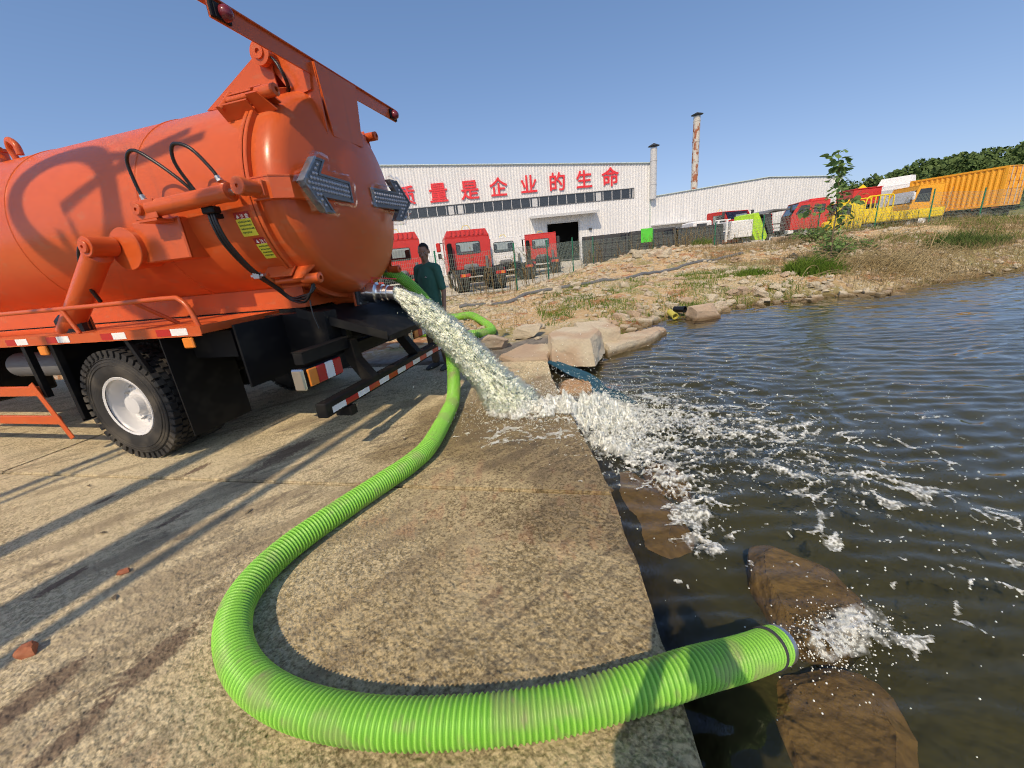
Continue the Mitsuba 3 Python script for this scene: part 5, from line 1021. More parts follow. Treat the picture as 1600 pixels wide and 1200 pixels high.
def tractor(name, label, M, paint, roofrise=.55, W=2.4, z0=1.0, z1=2.75, chassis=4.2, ribs=True, axles=(1.0, 2.35), reg=True, win=True, group=None):
    """lorry seen from behind: local x right, y ahead, z up; rear wall of the cab at y = 0, chassis towards -y"""
    t = thing(name, label, 'truck', group); A = lambda nm, m, mm, par=None, **k: add(nm, m, mm, par or t, M=M, **k)
    L = 2.0; h = W / 2
    side = Polygon([(0, z0), (L - .05, z0 - .25), (L, z0 + .6), (L - .08, z0 + .95), (L - .40, z1), (0, z1)])
    wz0, wz1 = z0 + .82, z1 - .16
    sw = Polygon([(.55, wz0 - .1), (1.5, wz0 - .1), (1.72, wz0), (1.52, wz1), (.55, wz1)]).buffer(-.04).buffer(.04)
    for s in (-1, 1):
        A('side_panel', prism_x(side.difference(sw), s * h - (.05 if s > 0 else 0), s * h + (0 if s > 0 else .05)), paint, smooth=False)
        A('side_window', prism_x(sw.buffer(.01), s * (h - .025) - .004, s * (h - .025) + .004), 'm_glass', smooth=False)
    rw = shapely.box(-.62 * W / 2.4, z0 + .80, .62 * W / 2.4, z0 + 1.36).buffer(-.06).buffer(.06)
    rear = shapely.box(-h + .05, z0, h - .05, z1).buffer(-.1).buffer(.1)
    if win: rear = rear.difference(rw)
    A('rear_wall', prism_y(rear, 0, .05), paint, smooth=False)
    if win:
        A('rear_window', prism_y(rw.buffer(.01), .022, .03), 'm_glass', smooth=False)
        A('window_seal', prism_y(rw.buffer(.04).difference(rw), -.012, .0), 'm_dgrey', smooth=False)
    A('roof', bx(-h, h, 0, L - .38, z1 - .0, z1 + .06, .02), paint, smooth=False)
    A('windscreen', trimesh.Trimesh([[-h + .1, L - .07, z0 + .95], [h - .1, L - .07, z0 + .95], [h - .1, L - .40, z1], [-h + .1, L - .40, z1]], [[0, 1, 2], [0, 2, 3]], process=False), 'm_glass', smooth=False)
    A('front_panel', bx(-h + .05, h - .05, L - .12, L - .02, z0 - .25, z0 + .95, .02), paint)
    A('cab_floor', bx(-h + .05, h - .05, .05, L - .13, z0 + .02, z0 + .1), 'm_dgrey', smooth=False)
    A('seat', cat([bx(s * .6 - .25, s * .6 + .25, .55, .68, z0 + .5, z0 + 1.3, .05) for s in (-1, 1)]), 'm_dgrey', kind='stuff')
    if ribs:
        n = 11
        for k in range(n):
            x = -h + .28 + (W - .56) * k / (n - 1); A('rib', bx(x - .035, x + .035, -.035, -.001, z0 + .30, z0 + .62, .012), paint)
    if roofrise > 0:
        A('roof_deflector', trimesh.convex.convex_hull(np.array([[s * (h - a_), y_, z_] for s in (-1, 1) for a_, y_, z_ in ((.02, -.0, z1 + .061), (.02, 1.5, z1 + .061), (.16, .02, z1 + roofrise), (.22, .8, z1 + roofrise))])), paint, smooth=False)
        for k in range(8):
            x = -h + .35 + (W - .7) * k / 7; A('roof_rib', bx(x - .05, x + .05, -.045, .03, z1 + .10, z1 + roofrise - .02, .015), paint)
    A('grab_bar', cat([cyl([-.25, .1, z1 + roofrise], [-.12, .1, z1 + roofrise + .2], .015, 6), cyl([.25, .1, z1 + roofrise], [.12, .1, z1 + roofrise + .2], .015, 6), cyl([-.12, .1, z1 + roofrise + .2], [.12, .1, z1 + roofrise + .2], .015, 6)]), 'm_yellow')
    for s in (-1, 1):
        mr = A('mirror', box([s * (h + .26), L - .25, z0 + 1.28], [.24, .12, .5], .05), paint if roofrise > .3 else 'm_dgrey')
        A('mirror_arm', cat([cyl([s * h, L - .25, z0 + 1.5], [s * (h + .26), L - .25, z0 + 1.5], .02, 6), box([s * (h + .24), L - .26, z0 + .80], [.2, .1, .3], .04)]), 'm_dgrey', mr)
    A('air_intake', cat([box([-h + .18, -.22, z0 + .75], [.24, .26, 1.25], .06), box([-h + .18, -.22, z0 + .02], [.3, .34, .3], .06)]), 'm_black')
    A('exhaust', cat([cyl([h - .30, -.25, .75], [h - .30, -.25, z0 + .6], .08, 12)]), 'm_grey')
    for x in (-.42, .42): A('chassis_rail', bx(x - .05, x + .05, -chassis, .9, .72, 1.0), 'm_black', smooth=False)
    for k, y in enumerate(np.linspace(-.6, -chassis, 5)): A('cross_member', bx(-.369, .369, y, y + .12, .75, .96), 'm_black', smooth=False)
    A('engine', cat([box([0, -.1, .95], [.75, 1.2, .6], .1), cyl([-.2, -.72, .9], [-.2, -.70, 1.1], .12, 12), box([.1, -.78, 1.0], [.4, .1, .3], .04)]), 'm_grey')
    A('fifth_wheel', cat([cyl([0, -axles[1] - .2, 1.02], [0, -axles[1] - .2, 1.10], .45, 20), box([0, -axles[1] + .3, 1.05], [.8, .3, .08], .02)]), 'm_dgrey')
    tank = A('fuel_tank', along(lathe([(0, 0), (.26, .02), (.28, .05), (.28, 1.0), (.26, 1.03), (0, 1.05)], 20), [-h + .3, -1.5, .68], [0, 1, 0]), 'm_steel')
    A('battery_box', box([h - .32, -.9, .68], [.5, .8, .5], .03), 'm_dgrey')
    for y in axles:
        A('axle', cyl([-h + .2, -y - .6, .5], [h - .2, -y - .6, .5], .1, 12), 'm_black')
        for s in (-1, 1):
            vwheel(t, M, s * (h - .16), -y - .6, s); vwheel(t, M, s * (h - .47), -y - .6, s)
    for s in (-1, 1): vwheel(t, M, s * (h - .16), 1.15, s)
    lb = A('lamp_bar', bx(-h + .1, h - .1, -chassis - .06, -chassis - .001, .74, .90, .01), 'm_black')
    for s in (-1, 1): A('tail_lamp', box([s * (h - .38), -chassis - .10, .80], [.46, .07, .15], .02), 'm_lampred', lb); A('lamp_lens', box([s * (h - .30), -chassis - .14, .80], [.16, .01, .12]), 'm_lampamber', lb)
    return t
tractor('red_truck', 'large red lorry tractor seen from behind with a ribbed roof, right of the standing man', place(-1.62, 22.6, 12), 'm_red', .38, chassis=3.9, z1=2.62)
tractor('red_truck', 'red lorry tractor half hidden behind the orange tank, left of the standing man', place(-5.35, 22.3, 10), 'm_red', .40, ribs=False, chassis=3.6)
tractor('white_truck', 'white lorry cab between the two red lorries', place(.35, 26.8, 8), 'm_white', 0, z0=.95, z1=2.55, ribs=False, chassis=3.4)
tractor('small_red_truck', 'small bright red lorry cab in front of the open hall gate', place(3.0, 29.6, -4), 'm_red', 0, W=2.2, z0=.9, z1=2.6, ribs=False, chassis=3.6)
def container_box(name, label, M, W, D, Hh, paint, open_front=True, z0=.25):
    t = thing(name, label, 'container'); A = lambda nm, m, mm, par=None, **k: add(nm, m, mm, par or t, M=M, **k)
    h = W / 2
    A('floor', bx(-h, h, 0, D, z0, z0 + .08), paint, smooth=False)
    for s in (-1, 1):
        A('side_wall', bx(s * h - (.05 if s > 0 else 0), s * h + (0 if s > 0 else .05), .06, D - .06, z0 + .081, z0 + Hh), paint, smooth=False)
    A('back_wall', bx(-h, h, D - .05, D, z0 + .081, z0 + Hh), paint, smooth=False)
    if open_front:
        A('front_wall', bx(-h, h, 0, .05, z0 + .081, z0 + Hh * .80), paint, smooth=False)
        for k in range(4): A('rung', bx(-h + .3, h - .3, -.05, -.001, z0 + .35 + k * .42, z0 + .42 + k * .42), paint, smooth=False)
    else:
        A('front_wall', bx(-h, h, 0, .05, z0 + .081, z0 + Hh), paint, smooth=False)
        for k in range(12): A('rib', bx(-h + .12 + k * (W - .3) / 11, -h + .18 + k * (W - .3) / 11, -.05, -.001, z0 + .15, z0 + Hh - .15), paint, smooth=False)
    A('top_rim', cat([bx(-h - .04, h + .04, -.06, .06, z0 + Hh, z0 + Hh + .1), bx(-h - .04, h + .04, D - .06, D + .04, z0 + Hh, z0 + Hh + .1), bx(-h - .04, -h + .06, .061, D - .061, z0 + Hh, z0 + Hh + .1), bx(h - .06, h + .04, .061, D - .061, z0 + Hh, z0 + Hh + .1)]), paint, smooth=False)
    A('corner_post', cat([bx(s * h - .06, s * h + .06, -.08, -.001, z0, z0 + Hh) for s in (-1, 1)]), paint, smooth=False, kind='stuff')
    A('skid', cat([bx(x - .06, x + .06, 0, D, 0, z0 - .001) for x in (-.5, .5)]), 'm_black', smooth=False, kind='stuff')
    return t
container_box('grey_container', 'dark grey open waste container, leftmost of three behind the fence', place(7.05, 27.6, -12), 2.85, 4.5, 1.62, 'm_dgrey')
container_box('grey_container', 'dark grey open waste container, middle of three behind the fence', place(10.2, 27.6, -14), 2.8, 4.5, 1.66, 'm_dgrey')
container_box('grey_container', 'dark grey ribbed waste container, rightmost of three behind the fence', place(13.1, 27.0, -12), 2.6, 4.2, 1.5, 'm_dgrey', False)

def side_truck(name, label, M, paint, Lc=2.0, W=2.3, z0=.75, z1=2.5, wheels=(-.6, 3.6), wr=.85, crew=False):
    """lorry seen from its side: local x to the rear, y away from the viewer, z up; cab from x = 0 to Lc"""
    t = thing(name, label, 'truck'); A = lambda nm, m, mm, par=None, **k: add(nm, m, mm, par or t, M=M, **k)
    side = Polygon([(0, z0 - .1), (Lc, z0 - .1), (Lc, z1), (.34, z1), (.02, z0 + .85), (-.04, z0 + .3)])
    wn = [Polygon([(.20, z0 + .80), (.95, z0 + .74), (.95, z1 - .16), (.46, z1 - .16)]).buffer(-.03).buffer(.03)]
    if crew or Lc > 1.9: wn.append(shapely.box(1.18, z0 + .84, Lc - .22, z1 - .2).buffer(-.04).buffer(.04))
    gs = side
    for w_ in wn: gs = gs.difference(w_)
    for y in (0, W - .05):
        A('side_panel', prism_y(gs, y, y + .05), paint, smooth=False)
        for w_ in wn: A('side_window', prism_y(w_.buffer(.01), y + .02, y + .028), 'm_glassdark', smooth=False)
    A('door_line', cat([bx(1.04, 1.055, -.004, -.0005, z0 + .02, z1 - .12), bx(.2, 1.05, -.004, -.0005, z0 + .0, z0 + .015)]), 'm_dgrey', smooth=False, kind='stuff')
    A('door_handle', bx(.86, 1.0, -.02, -.0005, z0 + .58, z0 + .62), 'm_dgrey', smooth=False)
    A('roof', bx(.30, Lc, 0, W, z1, z1 + .05, .02), paint, smooth=False)
    A('rear_wall', bx(Lc - .05, Lc - .001, .051, W - .051, z0, z1 - .001), paint, smooth=False)
    A('front_panel', bx(-.03, .05, .051, W - .051, z0 - .1, z0 + .8), paint, smooth=False)
    A('windscreen', trimesh.Trimesh([[.02, .06, z0 + .82], [.02, W - .06, z0 + .82], [.34, W - .06, z1 - .02], [.34, .06, z1 - .02]], [[0, 1, 2], [0, 2, 3]], process=False), 'm_glassdark', smooth=False)
    A('bumper', bx(-.12, .2, .02, W - .02, z0 - .35, z0 - .101, .03), 'm_white')
    A('mirror', cat([box([-.12, -.16, z0 + 1.2], [.1, .16, .42], .03), cyl([.15, 0, z0 + 1.42], [-.12, -.16, z0 + 1.42], .015, 6)]), 'm_dgrey')
    end = wheels[-1] + .8
    for y in (.75, 1.55): A('chassis_rail', bx(.2, end, y - .04, y + .04, .55, .78), 'm_black', smooth=False)
    for x in wheels:
        A('axle', cyl([x, .3, .5 * wr], [x, W - .3, .5 * wr], .07, 10), 'm_black')
        for y, s in ((.16, 1), (W - .16, -1)):
            B = M @ tr(x, y, .5 * wr) @ rotm([1, 0, 0], 90 if s > 0 else -90) @ np.diag([wr, wr, 1, 1])
            w = add('wheel', TY, 'm_tyre', t, M=B, smooth=40); add('rim', RI, 'm_rim', w, M=B @ np.diag([1, 1, -1, 1]), smooth=40)
    A('fender', prism_y(Point(wheels[0], .5 * wr).buffer(.62 * wr).difference(Point(wheels[0], .5 * wr).buffer(.56 * wr)).difference(shapely.box(-9, -1, 19, .3)), .02, .35), 'm_black', smooth=False)
    A('tank', along(lathe([(0, 0), (.2, .02), (.22, .05), (.22, .7), (.2, .73), (0, .75)], 16), [wheels[0] + 1.0, .3, .6], [1, 0, 0]), 'm_grey')
    return t, A
def ang(p, q): return math.degrees(math.atan2(q[1] - p[1], q[0] - p[0]))
# white and lime refuse lorry
t = thing('refuse_truck', 'white refuse lorry with a lime green tail, beyond the end of the dark containers', 'truck')
M = place(15.0, 28.1, 2) @ np.diag([1, 1, .84, 1]); A = lambda nm, m, mm, par=None, **k: add(nm, m, mm, par or t, M=M, **k)
A('body', bx(.75, 2.25, 0, 2.2, .95, 2.25, .03), 'm_white')
for k in range(6): A('body_rib', bx(.80 + k * .27, .86 + k * .27, -.03, -.001, 1.0, 2.2), 'm_white', smooth=False)
A('tail', prism_y([(2.26, 1.15), (2.26, 2.62), (2.55, 2.70), (3.35, .75), (3.15, .60), (2.5, .62)], -.02, 2.2), 'm_lime', smooth=False)
A('tail_panel', prism_y([(2.45, 1.3), (2.62, 2.3), (3.1, .95), (2.6, .80)], -.05, -.021), 'm_lime', smooth=False)
for x in (-.15, .45): A('lift_post', bx(x, x + .12, .1, .22, .7, 2.35), 'm_white', smooth=False)
A('lift_rail', cat([bx(-.3, .74, .12, .2, 2.36, 2.44), bx(-.03, .449, .12, .2, 1.5, 1.58), bx(.571, .74, .12, .2, 1.5, 1.58)]), 'm_white', smooth=False, kind='stuff')
A('cab', cat([bx(-1.7, -.4, .3, 2.1, .9, 2.5, .1)]), 'm_white'); A('cab_window', bx(-1.5, -.8, .28, .299, 1.7, 2.3, .02), 'm_glassdark')
A('chassis', cat([bx(-1.6, 3.0, .6, .7, .6, .85), bx(-1.6, 3.0, 1.5, 1.6, .6, .85)]), 'm_brick', smooth=False, kind='stuff')
for x in (-1.0, 1.9): vwheel(t, M @ tr(x, .2, 0) @ rotm([0, 0, 1], 90), 0, 0, -1, .85); vwheel(t, M @ tr(x, 2.0, 0) @ rotm([0, 0, 1], 90), 0, 0, 1, .85)
tractor('red_truck', 'red lorry of which only the roof shows behind the white and lime refuse lorry', place(17.4, 33.0, 200), 'm_red', .1, z1=2.5, ribs=False)
# dark grey hooklift body
t = thing('grey_truck_body', 'dark grey truck body with open rear between the lime tail and red lorry', 'truck body')
M = place(18.3, 28.0, -6) @ np.diag([.72, 1, .84, 1]); A = lambda nm, m, mm, par=None, **k: add(nm, m, mm, par or t, M=M, **k)
A('roof', prism_y([(-.75, 2.35), (.2, 2.62), (1.7, 2.55), (1.75, 2.45), (.25, 2.5), (-.7, 2.25)], 0, 2.3), 'm_grey', smooth=False)
A('side_panel', prism_y([(-.70, 2.24), (-.05, 2.38), (.35, .85), (.0, .85)], 0, .06), 'm_dgrey', smooth=False)
A('back_panel', bx(-.4, 1.7, 2.2, 2.26, .85, 2.4), 'm_dgrey', smooth=False)
A('floor', bx(.0, 1.9, .061, 2.19, .85, .95), 'm_dgrey', smooth=False)
A('striped_edge', cat([xf(bx(-.03, .03, -.03, -.005, k * .2, k * .2 + .1), tr(.36, 0, .85) @ rotm([0, 1, 0], -14)) for k in range(8)]), 'm_lampred', smooth=False, kind='stuff')
A('crossbar', cat([bx(.4, 1.65, .3, .4, 1.45, 1.55), bx(.4, 1.65, .3, .4, 1.15, 1.22)]), 'm_grey', smooth=False, kind='stuff')
A('chassis', cat([bx(-.6, 2.0, .6, .7, .6, .84), bx(-.6, 2.0, 1.5, 1.6, .6, .84)]), 'm_black', smooth=False, kind='stuff')
for x in (.3, 1.3): vwheel(t, M @ tr(x, .2, 0) @ rotm([0, 0, 1], 90), 0, 0, -1, .85)
# red lorry seen from the side
t, A = side_truck('red_truck', 'red lorry with a long cab seen from its side, behind the tall leafy sapling', place(19.15, 27.2, -20), 'm_red', Lc=2.0, z0=.85, z1=2.34, wheels=(.8, 3.6), wr=.9)
A('roof_hump', box([1.4, 1.15, 2.42], [1.0, 2.0, .2], .09), 'm_red')
A('deck', bx(2.6, 4.4, .3, 2.0, .70, .85), 'm_black', smooth=False)
# yellow dropside lorry
t, A = side_truck('yellow_truck', 'bright yellow dropside lorry with a rack behind its cab, parked on the right', place(20.95, 26.0, -9), 'm_yellow', Lc=1.65, W=2.0, z0=.58, z1=2.02, wheels=(.6, 4.3), wr=.82)
A('deck', bx(1.72, 6.0, .02, 2.0, .70, .80), 'm_yellow', smooth=False)
for y in (-.03, 2.0):
    for k in range(2): A('dropside', bx(1.74 + k * 2.14, 3.85 + k * 2.14, y, y + .045, .75, 1.24, .01), 'm_yellow', smooth=False)
for k in range(14): A('side_rib', bx(1.85 + k * .30, 1.89 + k * .30, -.05, -.031, .77, 1.22), 'm_yellow', smooth=False)
A('tailboard', bx(6.02, 6.06, 0, 2.0, .75, 1.24, .01), 'm_yellow')
for y in (.05, 1.95): A('headboard_rack', tube(resample(spline([(1.72, y, .85), (1.74, y, 1.9), (1.86, y, 2.20), (2.1, y, 2.24), (3.0, y, 2.24), (3.2, y, 2.18), (3.24, y, 1.9), (3.24, y, 1.25)], 8), .05), .04, 10), 'm_yellow')
for k in range(5): A('rack_bar', bx(1.98 + k * .24, 2.04 + k * .24, .03, .07, 1.25, 2.2, .01), 'm_yellow', smooth=False)
A('rack_panel', bx(1.76, 3.2, .055, .065, 1.24, 1.55), 'm_yellow', smooth=False)
A('hood', box([-.12, 1.0, .80], [.4, 1.8, .5], .12), 'm_yellow')
# orange lorry cab facing us and white lorry roofs behind
def front_cab(name, label, M, paint, z1=3.0, W=2.4, fair=None):
    t = thing(name, label, 'truck'); A = lambda nm, m, mm, par=None, **k: add(nm, m, mm, par or t, M=M, **k)
    h = W / 2
    body = Polygon([(0, .8), (2.0, .8), (2.0, z1), (.42, z1), (.06, 1.75), (0, 1.6)])
    win = [Polygon([(.25, 1.80), (1.25, 1.72), (1.25, z1 - .2), (.52, z1 - .2)]).buffer(-.04).buffer(.04)]
    A('side_panel', prism_x(body.difference(win[0]), -h, -h + .05), paint, smooth=False); A('side_panel', prism_x(body.difference(win[0]), h - .05, h), paint, smooth=False)
    for s in (-1, 1): A('side_window', prism_x(win[0].buffer(.01), s * (h - .02) - .004, s * (h - .02) + .004), 'm_glassdark', smooth=False)
    A('roof', bx(-h, h, .42, 2.0, z1 + .0005, z1 + .06, .02), paint, smooth=False); A('rear_wall', bx(-h + .051, h - .051, 1.95, 1.999, .8, z1), paint, smooth=False)
    A('front_panel', prism_x([(0, .8), (0, 1.6), (.05, 1.74), (.1, 1.74), (.05, .8)], -h + .051, h - .051), paint, smooth=False)
    A('windscreen', trimesh.Trimesh([[-h + .16, .04, 1.80], [h - .16, .04, 1.80], [h - .18, .33, z1 - .28], [-h + .18, .33, z1 - .28]], [[0, 1, 2], [0, 2, 3]], process=False), 'm_lgrey', smooth=False)
    A('brow', prism_x([(.36, z1 - .28), (.42, z1), (.5, z1), (.5, z1 - .28)], -h + .051, h - .051), paint, smooth=False)
    A('wiper', cat([cyl([x, .05, 1.78], [x + .5, .12, 1.98], .012, 5) for x in (-.7, .1)]), 'm_black', kind='stuff')
    A('bumper', bx(-h, h, -.1, .2, .45, .79, .04), 'm_white')
    for s in (-1, 1):
        A('headlight', box([s * .85, -.105, .64], [.4, .05, .16], .02), 'm_lgrey'); mr = A('mirror', box([s * (h + .2), -.0, 2.2], [.2, .12, .5], .04), 'm_white'); A('mirror_arm', cyl([s * h, .2, 2.45], [s * (h + .2), 0, 2.45], .02, 6), 'm_dgrey', mr)
        vwheel(t, M, s * (h - .16), 1.0, s); vwheel(t, M, s * (h - .16), 4.5, s)
    A('chassis', cat([bx(-.5, -.4, .5, 6, .7, .95), bx(.4, .5, .5, 6, .7, .95)]), 'm_black', smooth=False, kind='stuff')
    if fair: A('roof_fairing', trimesh.convex.convex_hull(np.array([[s * (h - b_), y, z] for s in (-1, 1) for b_, y, z in ((.05, .5, z1 + .061), (.05, 1.95, z1 + .061), (.2, .95, z1 + fair), (.15, 1.95, z1 + fair))])), paint, smooth=False)
    return t, A
front_cab('orange_truck', 'orange yellow lorry cab facing the viewer over the bed of the yellow dropside lorry', place(30.2, 31.6, -98), 'm_orangeyellow', 2.85)
t, A = front_cab('white_truck', 'white lorry with a pale roof fairing behind the orange yellow cab', place(35.4, 38.0, -60), 'm_white', 3.55, fair=.75)
for k in range(9): A('roof_slot', bx(-.8 + k * .18, -.7 + k * .18, .90, .93, 4.0, 4.15), 'm_dgrey', smooth=False)
t = thing('red_tipper', 'dark red tipper body with a small yellow peak, beyond the cab of the yellow lorry', 'truck body')
M = place(31.2, 35.6, -10) @ np.diag([.66, 1, .78, 1]); A = lambda nm, m, mm, par=None, **k: add(nm, m, mm, par or t, M=M, **k)
A('body', bx(-1.5, 1.75, 0, 2.3, 2.75, 4.35, .06), 'm_red'); A('top_rail', bx(-1.55, 1.8, -.05, 2.35, 4.351, 4.45, .02), 'm_red'); A('frame', bx(-1.4, 1.7, .3, 2.0, .9, 2.74), 'm_black', smooth=False)
A('peak', prism_y([(-.6, 4.451), (.5, 4.451), (-.05, 4.85)], .5, .56), 'm_yellow', smooth=False)
for x in (-.9, 1.2): vwheel(t, M @ tr(x, .2, 0) @ rotm([0, 0, 1], 90), 0, 0, -1); vwheel(t, M @ tr(x, 2.1, 0) @ rotm([0, 0, 1], 90), 0, 0, 1)
# orange corrugated container on a trailer
t = thing('container_trailer', 'long orange yellow corrugated container on a trailer at the right edge', 'trailer')
c0, c1 = np.array([35.1, 34.1]), np.array([36.7, 29.2]); Lc = 5.3; dirv = (c0 - c1) / np.linalg.norm(c0 - c1)
M = place(c1[0], c1[1], math.degrees(math.atan2(dirv[1], dirv[0]))); A = lambda nm, m, mm, par=None, **k: add(nm, m, mm, par or t, M=M, **k)
Z0, Z1, Wc = .95, 3.45, 2.44
xs = np.linspace(.15, Lc - .15, 17 * 4 + 1); off = np.array([0, .0, .06, .06])[np.arange(len(xs)) % 4]
def corr(y, s):
    v = np.vstack([np.c_[xs, y + s * off, np.full(len(xs), Z0 + .12)], np.c_[xs, y + s * off, np.full(len(xs), Z1 - .1)]]); k = len(xs); i = np.arange(k - 1)
    return trimesh.Trimesh(v, np.vstack([np.c_[i, i + 1, k + i + 1], np.c_[i, k + i + 1, k + i]]), process=False)
A('side_panel', corr(Wc - .02, -1), 'm_orangeyellow', smooth=False); A('side_panel', corr(.02, 1), 'm_orangeyellow', smooth=False)
A('roof', bx(0, Lc, .01, Wc - .01, Z1 - .05, Z1), 'm_orangeyellow', smooth=False); A('floor', bx(0, Lc, .02, Wc - .02, Z0, Z0 + .1), 'm_orangeyellow', smooth=False)
for x in (.0, Lc - .15):
    for y in (0, Wc - .12): A('corner_post', bx(x - .003, x + .153, y - .003, y + .123, Z0 - .003, Z1 + .003), 'm_orangeyellow', smooth=False)
for y in (0, Wc - .08):
    A('top_rail', bx(.154, Lc - .154, y - .002, y + .082, Z1 - .12, Z1 + .001), 'm_orangeyellow', smooth=False); A('bottom_rail', bx(.154, Lc - .154, y - .002, y + .082, Z0 - .001, Z0 + .14), 'm_orangeyellow', smooth=False)
for k in range(2):
    y0 = .13 + k * 1.1; d = A('door', bx(.02, .06, y0, y0 + 1.08, Z0 + .1, Z1 - .1, .01), 'm_orangeyellow', smooth=False)
    for zz in np.linspace(Z0 + .35, Z1 - .35, 5): A('panel', bx(-.005, .0195, y0 + .08, y0 + 1.0, zz - .17, zz + .17, .01), 'm_orangeyellow', d, smooth=False)
    for yy in (y0 + .3, y0 + .78): A('lock_rod', cyl([-.03, yy, Z0 + .05], [-.03, yy, Z1 - .05], .02, 6), 'm_rusty', d)
A('chassis', cat([bx(-.1, Lc + 1.5, y, y + .12, Z0 - .35, Z0 - .01) for y in (.7, 1.6)]), 'm_black', smooth=False, kind='stuff')
A('cross_member', cat([bx(x, x + .1, .05, Wc - .05, Z0 - .12, Z0 - .004) for x in np.arange(.3, Lc, 1.0)]), 'm_brick', smooth=False, kind='stuff')
for x in (.8, 2.0): vwheel(t, M @ tr(x, .2, 0) @ rotm([0, 0, 1], 90), 0, 0, 1, .9); vwheel(t, M @ tr(x, 2.2, 0) @ rotm([0, 0, 1], 90), 0, 0, -1, .9)
A('landing_leg', cat([bx(4.5, 4.62, y, y + .12, .1, Z0 - .1) for y in (.4, 1.9)]), 'm_grey', smooth=False, kind='stuff')

# ------------------------------------------------------------------ people
def hull_of(balls_):
    pts = []
    ico = trimesh.creation.icosphere(subdivisions=2).vertices
    for c, r in balls_: pts.append(np.array(c) + ico * (np.array(r) if np.ndim(r) else r))
    return m3.Manifold.hull_points(np.vstack(pts).astype(np.float32))
def chain(js, rs):
    return [hull_of([(js[i], rs[i]), (js[i + 1], rs[i + 1])]) for i in range(len(js) - 1)]
def solid(parts, edge=.02, it=12):
    u = m3.Manifold.batch_boolean(parts, m3.OpType.Add).refine_to_length(edge)
    q = u.to_mesh(); m = trimesh.Trimesh(q.vert_properties[:, :3], q.tri_verts); m.merge_vertices()
    trimesh.smoothing.filter_taubin(m, iterations=it); return m
def hand(wrist, d, inward, palm_n):
    """relaxed hand: palm and five separate, slightly curled fingers"""
    d = np.array(d, float) / np.linalg.norm(d); a = np.array(inward, float); a -= d * (a @ d); a /= np.linalg.norm(a); p = np.array(palm_n, float); p -= d * (p @ d) + a * (p @ a); p /= np.linalg.norm(p)
    w = np.array(wrist, float)
    out = [hull_of([(w, .024), (w + d * .035 + a * .022, .017), (w + d * .035 - a * .022, .017), (w + d * .085 + a * .030, .014), (w + d * .08 - a * .032, .013)])]
    for k, (o, L) in enumerate(((.028, .075), (.009, .085), (-.011, .078), (-.030, .060))):
        b = w + d * .082 + a * o; j1 = b + d * L * .45 + p * .010; j2 = j1 + d * L * .30 + p * .018; j3 = j2 + d * L * .18 + p * .022
        out += chain([b, j1, j2, j3], [.0105, .0098, .0088, .0078])
    b = w + d * .028 + a * .026; j1 = b + a * .026 + d * .028 + p * .012; j2 = j1 + d * .030 + a * .006 + p * .012
    out += chain([b, j1, j2], [.0135, .0115, .0095])
    return out
